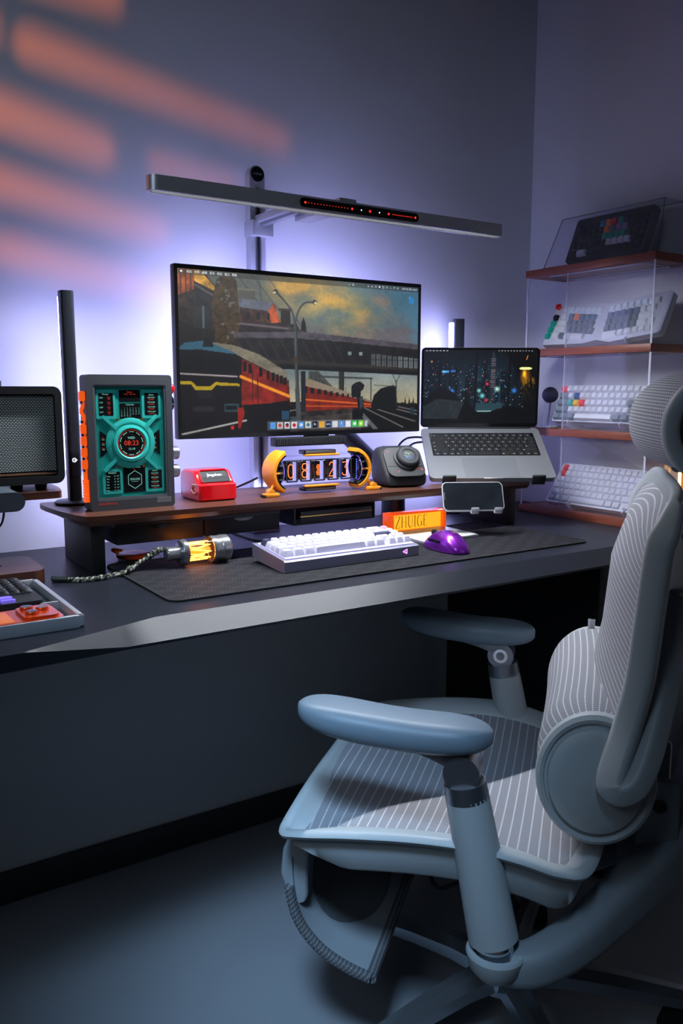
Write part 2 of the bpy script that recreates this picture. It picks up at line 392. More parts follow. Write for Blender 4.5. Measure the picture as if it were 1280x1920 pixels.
# ------------------------------------------------------------------ pictures on the screens: small painters that colour a fine grid of vertices
class Paint:
    def __init__(s, w, h, col):
        s.w, s.h = w, h; s.a = np.zeros((h, w, 3)); s.a[:] = col
        s.X, s.Y = np.meshgrid((np.arange(w) + .5)/w, (np.arange(h) + .5)/h)
    def noise(s, sx, sy, seed=0, octv=4):
        r = np.random.RandomState(seed); out = np.zeros((s.h, s.w)); amp = 1; tot = 0
        for o in range(octv):
            gx, gy = int(sx*2**o) + 2, int(sy*2**o) + 2; g = r.rand(gy, gx)
            x = s.X*(gx - 1.001); y = s.Y*(gy - 1.001); xi = x.astype(int); yi = y.astype(int); fx = x-xi; fy = y-yi
            fx = fx*fx*(3-2*fx); fy = fy*fy*(3-2*fy)
            out += amp*((g[yi, xi]*(1-fx)+g[yi, xi+1]*fx)*(1-fy)+(g[yi+1, xi]*(1-fx)+g[yi+1, xi+1]*fx)*fy); tot += amp; amp *= .5
        return out/tot
    def inside(s, pts):
        m = np.zeros((s.h, s.w), bool); n = len(pts)
        for i in range(n):
            x0, y0 = pts[i]; x1, y1 = pts[(i+1) % n]
            if y0 == y1: continue
            c = ((y0 > s.Y) != (y1 > s.Y)) & (s.X < (x1-x0)*(s.Y-y0)/(y1-y0) + x0); m ^= c
        return m
    def put(s, m, col, a=1.0):
        col = np.array(col, float); m = (m*a)[..., None] if m.dtype != bool else (m.astype(float)*a)[..., None]
        s.a = s.a*(1-m) + col*m
    def poly(s, pts, col, a=1.0, tex=0, seed=1, sc=40):
        m = s.inside(pts)
        if tex:
            n = s.noise(sc, sc*.6, seed)[..., None]; s.a = np.where(m[..., None], s.a*(1-a) + a*np.array(col, float)*(1-tex+2*tex*n), s.a)
        else: s.put(m, col, a)
    def line(s, x0, y0, x1, y1, wd, col, a=1.0):
        asp = s.w/s.h; dx, dy = (x1-x0)*asp, y1-y0; L = dx*dx+dy*dy + 1e-9
        t = np.clip((((s.X-x0)*asp)*dx + (s.Y-y0)*dy)/L, 0, 1)
        d = np.hypot((s.X-x0)*asp - t*dx, s.Y-y0 - t*dy); s.put(np.clip((wd/2 - d)*s.h + .5, 0, 1), col, a)
    def disc(s, x, y, r, col, a=1.0, soft=0, ry=None):
        asp = s.w/s.h; d = np.hypot((s.X-x)*asp/r, (s.Y-y)/(ry or r))
        s.put(np.clip((1-d)/max(soft, 1e-3), 0, 1) if soft else (d < 1), col, a)
    def rect(s, x0, y0, x1, y1, col, a=1.0): s.put((s.X > x0) & (s.X < x1) & (s.Y > y0) & (s.Y < y1), col, a)
    def obj(s, name, w, h, M, parent, mat):
        H, W = s.h, s.w; xs = np.linspace(-w/2, w/2, W); ys = np.linspace(h/2, -h/2, H); gx, gy = np.meshgrid(xs, ys)
        co = np.stack([gx.ravel(), gy.ravel(), np.zeros(W*H)], 1); Mn = np.array(M); co = co @ Mn[:3, :3].T + Mn[:3, 3]
        i = np.arange(W*H).reshape(H, W); f = np.stack([i[1:, :-1].ravel(), i[1:, 1:].ravel(), i[:-1, 1:].ravel(), i[:-1, :-1].ravel()], 1)
        me = bpy.data.meshes.new(name); me.vertices.add(W*H); me.vertices.foreach_set('co', co.ravel().astype(np.float32))
        me.loops.add(f.size); me.loops.foreach_set('vertex_index', f.ravel().astype(np.int32))
        me.polygons.add(len(f)); me.polygons.foreach_set('loop_start', np.arange(0, f.size, 4, dtype=np.int32)); me.update(calc_edges=True)
        at = me.color_attributes.new('picture', 'FLOAT_COLOR', 'POINT'); c = np.clip(s.a/255, 0, 1); c = np.where(c <= .04045, c/12.92, ((c+.055)/1.055)**2.4)
        at.data.foreach_set('color', np.concatenate([c.reshape(-1, 3), np.ones((W*H, 1))], 1).ravel().astype(np.float32))
        me.materials.append(mat); o = bpy.data.objects.new(name, me); C.objects.link(o); o.parent = parent; return o
def train_picture():
    p = Paint(460, 258, (70, 80, 85)); X, Y = p.X, p.Y
    # evening sky
    t = np.clip((X-.25)/.75, 0, 1)[..., None]; u = np.clip(Y/.5, 0, 1)[..., None]
    p.a = (np.array([104, 110, 104])*(1-t) + np.array([84, 132, 160])*t)*(1-u*.15) + np.array([18, 12, 4])*u
    n = p.noise(7, 7, 3, 5); n2 = p.noise(10, 8, 8, 5)
    band = np.exp(-((Y - (.06 + .42*(X-.38)))/.13)**2)*np.clip((X-.3)/.1, 0, 1)*np.clip((.86-X)/.2, 0, 1)
    p.put(np.clip((n*1.5-.42)*band*2.1, 0, 1), (224, 176, 84), .9)
    p.put(np.clip((n2*1.6-.72)*np.exp(-((Y-.36)/.09)**2)*3, 0, 1), (112, 104, 108), .85)
    p.put(np.clip((n*1.6-.82)*np.exp(-((Y-.30)/.1)**2)*2.4*np.clip((X-.55)/.1, 0, 1), 0, 1), (196, 158, 120), .7)
    p.put(np.clip((n2*1.6-.8)*2.2*np.exp(-((Y-.12)/.1)**2)*np.clip((X-.62)/.1, 0, 1), 0, 1), (168, 140, 120), .7)
    # pale horizon under the bridge
    v = np.clip((Y-.6)/.2, 0, 1)[..., None]; low = (Y > .55) & (X > .4)
    p.a = np.where(low[..., None], np.array([132, 146, 150])*(1-v) + np.array([190, 180, 150])*v + 26*(p.noise(9, 9, 5)[..., None]-.5), p.a)
    # wires
    for a in ((.22, .02, .42, .42), (.27, .0, .47, .4), (.33, .0, .5, .38), (.3, .03, .31, .17)): p.line(*a, .004, (40, 42, 44), .7)
    # hillside houses and trees
    p.poly([(0, .0), (.09, .0), (.14, .1), (.14, .5), (0, .5)], (52, 42, 34), tex=.6, seed=2)
    p.poly([(0, .0), (.055, .0), (.06, .12), (0, .16)], (170, 92, 46), tex=.5, seed=4)
    p.poly([(.055, .0), (.08, .0), (.135, .1), (.13, .12), (.06, .07)], (196, 150, 62), tex=.5, seed=5)
    for x in (.012, .03, .048): p.line(x, 0, x, .15, .006, (48, 30, 22))
    p.poly([(.06, .09), (.14, .16), (.14, .42), (.05, .42)], (44, 46, 46), tex=.4, seed=6)
    p.line(.06, .09, .15, .17, .012, (92, 92, 88)); p.line(.09, .22, .09, .4, .012, (96, 108, 116))
    p.rect(.22, .10, .285, .16, (92, 92, 84)); p.line(.22, .10, .285, .10, .012, (120, 118, 104))
    p.poly([(.225, .165), (.36, .175), (.385, .3), (.225, .3)], (72, 50, 40), tex=.5, seed=7)
    p.poly([(.225, .155), (.355, .17), (.335, .225), (.225, .21)], (96, 100, 112), tex=.35, seed=8)
    p.poly([(.335, .225), (.357, .17), (.385, .29), (.345, .3)], (176, 88, 48), tex=.4, seed=9)
    for x in (.25, .29, .33): p.rect(x, .235, x+.012, .28, (24, 22, 22))
    p.rect(.385, .21, .425, .32, (40, 34, 32)); p.line(.38, .21, .43, .21, .014, (60, 50, 44))
    p.poly([(.225, .3), (.45, .3), (.47, .36), (.47, .5), (.2, .5)], (46, 42, 42), tex=.5, seed=10)
    p.line(.225, .31, .43, .33, .014, (110, 96, 100))
    m = p.inside([(.125, .5), (.12, .2), (.14, .05), (.16, .03), (.2, .03), (.215, .05), (.225, .3), (.215, .5)])
    p.a = np.where((m & (p.noise(50, 40, 11) > .3))[..., None], np.array([34, 28, 16]) + 70*p.noise(70, 50, 12)[..., None]*np.array([1, .75, .35]), p.a)
    m = (Y > .28 + .1*p.noise(12, 4, 13)) & (Y < .5) & (X < .13); p.put(m, (30, 28, 22), .85)
    p.poly([(.465, .36), (.47, .28), (.478, .25), (.487, .29), (.492, .37)], (26, 26, 20))
    # covered footbridge
    p.poly([(.2, .37), (1, .425), (1, .6), (.28, .585)], (34, 33, 32), tex=.45, seed=14)
    p.poly([(.2, .365), (.48, .345), (1, .4), (1, .435), (.48, .385), (.2, .4)], (86, 80, 88), tex=.3, seed=15)
    p.line(.34, .54, 1, .575, .022, (58, 52, 46)); p.line(.34, .575, 1, .61, .02, (22, 22, 22))
    for i in range(9): x = .25 + i*.045; p.line(x, .41, x+.045, .54, .006, (74, 70, 64), .8)
    for x in (.67, .72): p.rect(x, .465, x+.014, .49, (140, 152, 156))
    for i in range(9):
        x = .775 + i*.026; p.rect(x, .475 + .003*i, x+.018, .555 + .002*i, (132, 142, 146), .55 if i < 5 else .85)
        p.line(x+.009, .475, x+.009, .56, .004, (38, 38, 38)); p.line(x, .515, x+.018, .516, .004, (38, 38, 38))
    # yard behind
    p.poly([(.5, .6), (.54, .6), (.6, .7), (.6, .86), (.48, .86)], (78, 82, 78), tex=.3, seed=16)
    for i in range(5): p.line(.51+i*.017, .63+i*.014, .51+i*.017, .78, .005, (40, 42, 42))
    p.line(.54, .635, .78, .645, .012, (70, 74, 76)); p.line(.775, .64, .775, .84, .008, (60, 62, 64)); p.line(.545, .63, .545, .72, .006, (60, 62, 64))
    m = (Y > .8 + .03*p.noise(40, 2, 17)) & (X > .6); p.put(m, (34, 38, 30))
    for x in (.59, .61, .66, .94, .96, .98): p.poly([(x-.006, .83), (x, .70 if x < .7 else .77), (x+.006, .83)], (38, 42, 30))
    p.rect(.628, .6, .652, .88, (58, 56, 52)); p.rect(.645, .6, .652, .88, (34, 34, 34))
    # ground
    p.poly([(0, .82), (.45, .8), (.75, .82), (1, .825), (1, 1), (0, 1)], (16, 16, 17), tex=.5, seed=18)
    p.poly([(.46, .86), (.74, .82), (.73, 1), (.42, 1)], (54, 48, 46), tex=.8, seed=19)
    p.poly([(.5, .9), (.7, .88), (.69, .98), (.5, .98)], (92, 84, 80), .5, tex=.8, seed=20)
    p.line(0, .995, .42, .86, .012, (178, 178, 172)); p.line(.42, .86, .56, .83, .006, (130, 128, 124))
    for a in ((.745, .83, .99, .95), (.735, .84, .93, .99), (.87, .83, 1, .875), (.86, .845, 1, .9)): p.line(*a, .008, (128, 126, 122))
    p.line(.72, .87, .8, 1, .03, (104, 108, 112))
    # second train, receding
    p.poly([(.465, .655), (.50, .66), (.78, .805), (.78, .845), (.465, .865)], (128, 38, 22), tex=.3, seed=21)
    p.poly([(.465, .645), (.50, .65), (.78, .8), (.78, .81), (.465, .69)], (150, 136, 116))
    for i in range(12):
        x = .475 + .28*(1-(1-i/12)**1.3); k = 1-i/13; p.rect(x, .80-.10*k, x+.016*k+.002, .80-.055*k, (26, 24, 26))
    p.line(.465, .785, .78, .825, .01, (220, 110, 40)); p.line(.465, .83, .78, .84, .008, (196, 88, 34))
    p.rect(.465, .60, .485, .87, (30, 36, 48))
    # first train, close up
    p.poly([(.0, .455), (.03, .435), (.20, .44), (.26, .5), (.36, .57), (.415, .66), (.42, .82), (.24, .88), (0, .9)], (20, 17, 18))
    p.poly([(.23, .53), (.41, .66), (.42, .79), (.24, .83), (.225, .82)], (132, 36, 24), tex=.35, seed=22)
    p.poly([(0, .47), (.02, .44), (.08, .425), (.11, .43), (.2, .445), (.24, .52), (.2, .5), (.08, .478), (0, .48)], (58, 104, 124))
    p.poly([(.11, .43), (.2, .445), (.3, .5), (.4, .6), (.415, .665), (.33, .6), (.24, .53), (.2, .49)], (132, 126, 108), tex=.25, seed=23)
    p.poly([(.09, .41), (.12, .41), (.125, .46), (.085, .46)], (18, 20, 22))
    p.rect(.015, .50, .085, .60, (8, 9, 10)); p.rect(.105, .50, .21, .605, (8, 9, 10))
    p.line(0, .625, .21, .64, .010, (170, 160, 160)); p.poly([(0, .67), (.04, .67), (.06, .7), (.11, .7), (.13, .675), (.22, .685), (.22, .70), (.13, .695), (.115, .725), (.055, .725), (.04, .69), (0, .69)], (176, 152, 22))
    p.rect(.06, .73, .12, .775, (36, 32, 34)); p.rect(.045, .825, .12, .855, (44, 40, 40)); p.rect(.16, .81, .215, .86, (50, 78, 82)); p.rect(.166, .82, .209, .85, (14, 18, 20))
    p.line(.225, .64, .415, .765, .02, (236, 150, 40)); p.line(.23, .80, .42, .82, .012, (150, 44, 28)); p.line(.27, .6, .27, .8, .006, (60, 14, 12)); p.line(.29, .62, .29, .81, .006, (60, 14, 12))
    for i, x in enumerate((.235, .255, .295, .325, .345, .362, .378, .393)): p.rect(x, .545 + (x-.235)*.62, x+.013, .61 + (x-.235)*.5, (14, 12, 14))
    p.poly([(.21, .84), (.245, .83), (.22, .97), (.21, .96)], (150, 34, 26)); p.poly([(.23, .82), (.42, .80), (.42, .88), (.25, .95)], (14, 13, 14), tex=.5, seed=24)
    p.disc(.19, .96, .012, (196, 40, 30)); p.rect(.385, .86, .415, .92, (40, 78, 104))
    # lamp post, walker, loco
    p.line(.443, .3, .452, .93, .022, (84, 88, 88)); p.line(.449, .3, .458, .93, .008, (44, 46, 48)); p.line(.45, .72, .456, .94, .034, (76, 82, 86)); p.rect(.42, .9, .445, .96, (66, 74, 80))
    p.disc(.445, .53, .022, (74, 60, 44)); p.line(.42, .33, .475, .34, .012, (60, 60, 58))
    for sgn, (ex, ey) in ((-1, (.365, .10)), (1, (.525, .15))):
        q = crom([(.443, .31), (.443+sgn*.012, .22), (.443+sgn*.04, .16), (ex, ey)], 6)
        for a, b in zip(q[:-1], q[1:]): p.line(a[0], a[1], b[0], b[1], .012, (70, 74, 74))
        p.disc(ex, ey, .018, (52, 56, 58), ry=.016); p.disc(ex+sgn*.004, ey+.006, .012, (200, 190, 150), ry=.008)
    p.poly([(.685, .76), (.685, .70), (.70, .675), (.725, .665), (.745, .69), (.74, .72), (.728, .735), (.727, .77), (.7, .775)], (22, 24, 26)); p.line(.70, .68, .735, .72, .004, (66, 72, 76))
    p.poly([(.712, .775), (.736, .765), (.742, .84), (.735, .95), (.716, .95), (.715, .86)], (18, 19, 22)); p.poly([(.722, .775), (.735, .77), (.737, .84), (.725, .86)], (58, 72, 84))
    p.poly([(.688, .865), (.716, .86), (.718, .955), (.69, .955)], (10, 10, 12))
    p.poly([(.775, .83), (.79, .76), (.82, .715), (.85, .70), (.88, .69), (.895, .7), (.9, .8), (.905, .86), (.78, .86)], (20, 22, 23), tex=.4, seed=25)
    p.line(.895, .66, .895, .84, .008, (50, 54, 56)); p.line(.895, .67, .878, .62, .005, (50, 54, 56)); p.line(.895, .67, .915, .615, .005, (50, 54, 56)); p.line(.79, .69, .9, .70, .004, (70, 74, 76))
    p.rect(.965, .85, .985, .9, (36, 64, 78))
    p.rect(0, 0, 1, .033, (62, 62, 58), .55)
    # dock
    p.rect(.325, .925, .765, .985, (170, 178, 186), .45)
    cols = [(96, 170, 240), (206, 206, 214), (225, 225, 230), (236, 236, 240), (90, 160, 240), (226, 226, 226), (10, 26, 66), (236, 180, 70), (14, 40, 90), (208, 214, 222), (96, 150, 226), (220, 232, 244), (64, 210, 110), (132, 220, 60)]
    for i, c in enumerate(cols):
        x = .348 + i*.0293; p.rect(x-.0115, .935, x+.0115, .976, c)
    for i, c in ((1, (200, 90, 80)), (2, (30, 30, 34)), (3, (210, 30, 40)), (5, (70, 160, 80))):
        p.disc(.348 + i*.0293, .955, .013, c)
    p.disc(.348+5*.0293, .955, .007, (60, 110, 230)); p.disc(.348+2*.0293, .962, .008, (220, 40, 40)); p.disc(.348+4*.0293, .955, .012, (220, 236, 255)); p.disc(.348+12*.0293, .955, .011, (240, 250, 240)); p.disc(.348+13*.0293, .955, .011, (240, 250, 200))
    p.poly([(.745, .938), (.76, .938), (.758, .978), (.747, .978)], (200, 205, 212))
    p.rect(.952, .075, .978, .115, (58, 148, 214)); p.rect(.952, .07, .964, .08, (90, 176, 232))
    g = p.noise(150, 90, 31, 3)[..., None]; v = p.noise(5, 4, 33, 3)[..., None]
    p.a = p.a*(1.0 + .16*(g - .5) + .3*(v - .5)); p.a = 240*(np.clip(p.a, 0, 255)/255)**1.12
    return p
def city_picture():
    p = Paint(230, 150, (6, 10, 15)); X, Y = p.X, p.Y
    g = np.exp(-((X-.55)/.35)**2)*np.exp(-((Y-.55)/.35)**2); p.a = p.a + g[..., None]*np.array([14, 34, 44])
    r = np.random.RandomState(4)
    for i in range(60):
        x = r.rand(); wd = .02 + .05*r.rand(); top = .12 + .5*r.rand(); s = 8 + 14*r.rand(); p.rect(x, top, x+wd, .8, (s*.5, s*.9, s*1.3), .8)
    p.rect(.585, .1, .635, .7, (22, 28, 38)); p.rect(.6, .02, .62, .7, (26, 32, 42))
    for i in range(420):
        x = r.rand(); y = .15 + .65*r.rand()**.7; c = [(90, 170, 220), (200, 190, 150), (60, 110, 200), (190, 120, 110)][r.randint(4)]
        k = .25 + .75*r.rand(); p.rect(x, y, x+.005, y+.008, tuple(q*k for q in c))
    for y in np.linspace(.12, .5, 14): p.rect(.59, y, .632, y+.006, (150, 120, 120), .6)
    for x, y, rr, c in ((.56, .46, .03, (255, 40, 80)), (.555, .68, .03, (230, 30, 60)), (.65, .53, .05, (170, 220, 200)), (.49, .55, .04, (120, 200, 180)), (.52, .62, .05, (110, 190, 190)), (.25, .56, .05, (60, 120, 220)), (.18, .3, .03, (90, 150, 220)), (.8, .55, .05, (50, 110, 200)), (.07, .16, .02, (220, 140, 60))):
        p.disc(x, y, rr, c, .85, soft=.9)
    p.rect(.16, .28, .22, .31, (80, 160, 220), .7); p.rect(.24, .27, .28, .30, (60, 120, 220), .6)
    p.rect(.46, .72, .70, .83, (30, 54, 62), .8); p.line(.48, .83, .72, .83, .01, (140, 170, 160))
    for x in (.145, .465, .76): p.line(x, 0, x-.012, .8, .026, (3, 4, 6))
    m = (Y > .52 + .25*((X-.17)/.2)**2) & (X < .4); p.put(m & (Y < .75), (7, 8, 10)); p.poly([(0, .78), (.12, .66), (.36, .7), (.3, .95), (0, .95)], (26, 30, 34), tex=.4)
    p.poly([(.3, .95), (.37, .68), (.47, .84), (.55, .86), (.65, .8), (.78, .76), (.9, .8), (.95, 1), (.3, 1)], (3, 3, 4)); p.rect(0, .93, 1, 1, (4, 4, 5))
    p.poly([(.7, 0), (1, 0), (1, 1), (.9, .9), (.87, .5), (.78, .2)], (5, 5, 6))
    p.disc(.895, .36, .09, (150, 92, 10), .8, soft=1.0, ry=.16); p.disc(.895, .25, .085, (255, 224, 120), ry=.02); p.disc(.885, .32, .035, (255, 190, 40), .8, soft=.8, ry=.07)
    for i in range(90):
        x = .86 + .12*r.rand(); y = .34 + .45*r.rand(); k = max(0, 1-(y-.34)/.35); p.line(x, y, x + .02*(r.rand()-.5), y+.04, .006, (150*k+8, 110*k+8, 10), .7)
    p.line(.91, .08, .90, .13, .01, (190, 110, 40))
    p.a = np.clip(p.a*1.35, 0, 255); p.rect(0, 0, 1, .035, (8, 9, 12), .6)
    return p
scr = train_picture().obj('screen', mw - .016, mh - .018, T(0, .0026, 0) @ UP, mon, vcol_mat('monitor picture', 1.0)); scr['label'] = 'glowing screen with a red train, footbridge and evening clouds'
sw, sh = mw - .016, mh - .018
def on_screen(x, y, z=0.0): return T((x - .5)*sw, .0022 - z, (.5 - y)*sh) @ UP
tx = MB()
for i, s in enumerate(('●', '访达', '文件', '编辑', '显示', '前往', '窗口', '帮助')): tx.text(s, .0058, on_screen(.014 + i*.0275, .017))
for i, s in enumerate(('♪', '▣', '', '', '', 'm', 'ω', '□', '●', 'ᛒ', '▣', '▭', '◔', '▤')):
    if s: tx.text(s, .0055, on_screen(.675 + i*.0172, .017))
tx.text('12月10日 周三 08:23', .0052, on_screen(.955, .017))
tx.text('Ps', .0068, on_screen(.348 + 6*.0293, .956)); tx.text('LrC', .0058, on_screen(.348 + 8*.0293, .956)); tx.text('X', .008, on_screen(.348 + 11*.0293, .956)); tx.text('T', .008, on_screen(.348 + 10*.0293, .956))
tx.obj('screen_lettering', emat('screen lettering', (.75, .78, .8), .75), scr, smooth=0)
# ------------------------------------------------------------------ monitor arm
ma = thing('monitor_mount', 'black tubular mount slanting down behind the monitor', 'mount', (1.27, 1.70, ZD))
MB().lathe([(0, .0), (.03, .0), (.03, .05), (.018, .055), (.018, .1), (0, .1)], 20).obj('post', K['black_metal'], ma)
MB().tube([(0, 0, .09), (-.05, -.012, .13), (-.14, -.024, .2), (-.17, -.026, .225)], .020, 14).obj('lower_arm', K['soft_black'], ma)
MB().tube([(-.17, -.026, .22), (-.25, -.03, .33), (-.30, -.035, .39)], .018, 12).obj('upper_arm', K['soft_black'], ma)
MB().box((-.315, -.062, .395), (.08, .02, .08), .004).obj('mount_plate', K['black_metal'], ma)
# LED light strip on the rear of the monitor
ls = MB()
for x in (-.225, .225): ls.box((x, .0232, 0), (.012, .002, .20))
for z in (.115, -.115): ls.box((0, .0232, z), (.43, .002, .012))
ls.obj('backlight_strip', emat('violet backlight', (.44, .45, 1.0), 78), mon, smooth=0)
# ------------------------------------------------------------------ desk lamp: post, carriage, arm, long bar
lamp = thing('desk_lamp', 'silver desk lamp with a long bar hanging over the monitor', 'lamp', (.895, 1.715, ZD))
pz = 1.558 - ZD
op = [(x, z) for x, z in [(-.0185, 0), (.0185, 0)]] + [(.0185*math.cos(a), pz - .0185 + .0185*math.sin(a)) for a in np.linspace(0, PI, 13)]
MB().prism(op, .022, T(0, .011, 0) @ UP).obj('post', K['silver'], lamp)
MB().box((0, -.0115, .40), (.013, .003, .72)).obj('slot', K['dark_silver'], lamp)
MB().box((0, -.0125, .40), (.005, .003, .72)).obj('rail', K['black_metal'], lamp)
MB().cyl((0, -.010, pz - .0185), (0, -.014, pz - .0185), .0155, n=28).obj('dial', K['gloss_black'], lamp)
MB().text('LYMAX', .0062, T(0, -.0143, pz - .0185) @ UP).obj('dial_lettering', pmat('grey print', (.3, .3, .32), .5), lamp, smooth=0)
MB().box((0, 0, .006), (.07, .07, .012), .003).obj('clamp', K['silver'], lamp)
cz = 1.437 - ZD
MB().box((.006, -.004, cz - .012), (.052, .044, .034), .003).obj('carriage', K['silver'], lamp)
MB().box((.004, -.12, cz + .006), (.030, .205, .016), .002).obj('arm_segment', K['silver'], lamp)
MB().box((.004, -.115, cz - .0045), (.014, .19, .007)).obj('arm_channel', K['dark_silver'], lamp)
MB().box((.030, -.240, cz - .010), (.040, .17, .018), .002).obj('arm_segment', K['silver'], lamp)
MB().cyl((.030, -.311, cz - .032), (.030, -.311, cz - .018), .010).obj('pivot', K['chrome'], lamp)
bx0, bx1, by, bz = .519 - .895, 1.306 - .895, 1.375 - 1.715, 1.4065 - ZD
bl = bx1 - bx0; TPX = (.800 + 1.072)/2 - .895
bar = MB().prism(rrect(bl, .030, .0149, 8), .0175, T((bx0+bx1)/2, by, bz - .002)).obj('bar', K['silver'], lamp, smooth=25)
MB().ring(rrect(bl, .030, .0149, 8), rrect(bl - .012, .018, .0089, 8), .0075, T((bx0+bx1)/2, by, bz - .0090)).obj('shade_rim', K['silver'], bar, smooth=25)
MB().ring(rrect(bl - .0121, .0179, .0088, 8), rrect(bl - .0140, .016, .0079, 8), .0070, T((bx0+bx1)/2, by, bz - .0088)).obj('dark_baffle', K['baffle'], bar, smooth=25)
MB().prism(rrect(bl - .014, .016, .0079, 8), .0008, T((bx0+bx1)/2, by, bz - .0029)).obj('diffuser', emat('white lamp diffuser', (.88, .93, 1.0), 360.0), bar, smooth=0)
tp = MB().prism(rrect(.272, .0165, .008, 6), .001, T(TPX, by - .0150, bz + .0035) @ UP).obj('touch_panel', K['gloss_black'], bar, smooth=0)
dots = MB()
for x in (-.125, -.023, .062, .127): dots.prism(circle(.0021, 8), .0006, T(TPX + x, by - .0162, bz + .0035) @ UP)
dots.ring(circle(.0024, 8), circle(.0014, 8), .0006, T(TPX + .018, by - .0162, bz + .0035) @ UP)
for a, b in ((-.118, -.033), (.072, .119)):
    for i in range(14): dots.box((TPX + a + (b-a)*i/13, by - .0163, bz + .0035), (.001, .0005, .0012))
dots.obj('red_indicators', K['led_red'], tp, smooth=0)
wd = MB()
for x in (-.002, .04): wd.prism(circle(.0013, 8), .0006, T(TPX + x, by - .0162, bz + .0035) @ UP)
wd.obj('white_indicators', K['led_white'], tp, smooth=0)
# ------------------------------------------------------------------ two LED light bars that wash the wall
def light_bar(label, loc, rz, power, z0):
    o = thing('light_bar', label, 'light bar', loc, rz, 'upright LED light bars')
    H = 1.255 - z0
    MB().lathe([(0, 0), (.036, 0), (.038, .002), (.038, .005), (.034, .0075), (0, .008)], 32).obj('base', K['black'], o)
    MB().prism(rrect(.023, .026, .006), .06, T(0, 0, .007)).obj('neck', K['black'], o)
    body = MB().prism(rrect(.024, .03, .007), H - .055, T(0, 0, .055)).obj('body', pmat('dark blue grey aluminium', (.06, .065, .085), .35, .7), o)
    MB().prism([(.0115*math.cos(t), .0145 + .010*math.sin(t)) for t in np.linspace(0, PI, 11)], H - .075, T(0, 0, .065)).obj('light_strip', emat('lavender light ' + str(power), (.44, .45, 1.0), power), o, smooth=0)
    if z0 < .9:
        lg = MB(); lg.ring(circle(.0042, 18), circle(.0026, 18), .0006, T(-.002, -.0152, .085) @ UP); lg.box((.0005, -.0156, .085), (.006, .0006, .0014))
        lg.obj('logo', K['led_white'], body, smooth=0)
    return o
light_bar('tall light bar on a round base beside the speaker', (.444, 1.610, ZR), 0, 20, ZR)
light_bar('light bar rising behind the open laptop', (1.468, 1.690, ZD), math.radians(60), 22, ZD)
# ------------------------------------------------------------------ speaker on its little wooden stand
stand = thing('speaker_stand', 'small walnut shelf on a grey bracket carrying the speaker', 'stand', (.2, 1.52, ZD))
z = .905 - ZD
so = [(-.16, -.085), (.145, -.085)] + [(.165 + .012*math.cos(a), -.07 + .015*math.sin(a)) for a in (-PI*.35, -PI*.1)] + [(.185, -.03), (.187, .03), (.17, .085), (-.16, .085)]
MB().prism(so, .012, T(0, 0, z - .012)).obj('board', K['walnut'], stand)
gm = pmat('blue grey painted metal', (.10, .125, .15), .45)
cl = MB().prism(rrect(.06, .030, .0149, 8), .09, T(.065, -.088, z - .002) @ UP, z0=-.004).obj('bracket', gm, stand)
MB().cyl((-.14, .03, 0), (-.14, .03, z - .012), .014).obj('post', K['black_metal'], stand)
MB().lathe([(0, 0), (.045, 0), (.045, .006), (0, .008)], 24, T(-.14, .03, 0)).obj('foot', K['black_metal'], stand)
spk = thing('speaker', 'black retro speaker with a silver woven grille on the left', 'speaker', (.2075, 1.515, .905))
leather = pmat('black grained leather', (.014, .014, .016), .5, grain=.5, gscale=700)
sw2, sh2 = .355, .163
MB().ring(rrect(sw2, sh2, .014, 6), rrect(sw2 - .022, sh2 - .026, .004, 6), .13, T(0, .065, .012 + sh2/2) @ UP).obj('cabinet', leather, spk)
MB().box((0, .005, .012 + sh2/2), (sw2 - .02, .11, sh2 - .02)).obj('baffle', K['black'], spk)
gr = bpy.data.materials.new('silver black woven grille'); gr.use_nodes = True; nt = NT(gr.node_tree); b = gr.node_tree.nodes['Principled BSDF']
t = nt.n('ShaderNodeTexCoord'); sp = nt.n('ShaderNodeSeparateXYZ'); nt.link(t.outputs['Object'], sp.inputs[0])
ry = nt.m('DIVIDE', sp.outputs[2], .0028); rw = nt.m('FLOOR', ry); rx = nt.m('ADD', nt.m('DIVIDE', sp.outputs[0], .0052), nt.m('MULTIPLY', rw, .5))
g = nt.m('MULTIPLY', nt.m('LESS_THAN', nt.m('ABSOLUTE', nt.m('SUBTRACT', nt.m('FRACT', rx), .5)), .36), nt.m('LESS_THAN', nt.m('ABSOLUTE', nt.m('SUBTRACT', nt.m('FRACT', ry), .5)), .27))
nt.link(nt.mix(g, (.02, .024, .022), (.62, .68, .66)), b.inputs['Base Color']); b.inputs['Roughness'].default_value = .5; nt.link(nt.bump(g, .6, .0008), b.inputs['Normal'])
MB().box((0, -.0535, .012 + sh2/2 + .003), (sw2 - .024, .006, sh2 - .036)).obj('grille', gr, spk, smooth=0)
MB().box((0, -.057, .029), (sw2 - .024, .004, .004), .0008).obj('copper_trim', pmat('copper trim', (.42, .22, .14), .35, .8), spk)
for x in (-.12, .105, .145): MB().cyl((x, -.03, 0), (x, -.03, .013), .009, .011, 14).obj('foot', K['rubber'], spk)
MB().cyl((.088, -.02, .012 + sh2 - .001), (.088, -.02, .012 + sh2 + .009), .0042, n=14).obj('knob', K['chrome'], spk)
cbl = lambda name, pts, r, mat, lab, n=8: tag(MB().tube(crom(pts, 6), r, n).obj(name, mat), lab, 'cable')
cbl('power_cable', [(.278, 1.432, .893), (.279, 1.433, .872), (.272, 1.44, .852), (.25, 1.46, .842), (.2, 1.5, .82), (.15, 1.58, .75), (.12, 1.64, .752)], .0018, K['rubber'], 'thin black cable drooping from the speaker bracket')
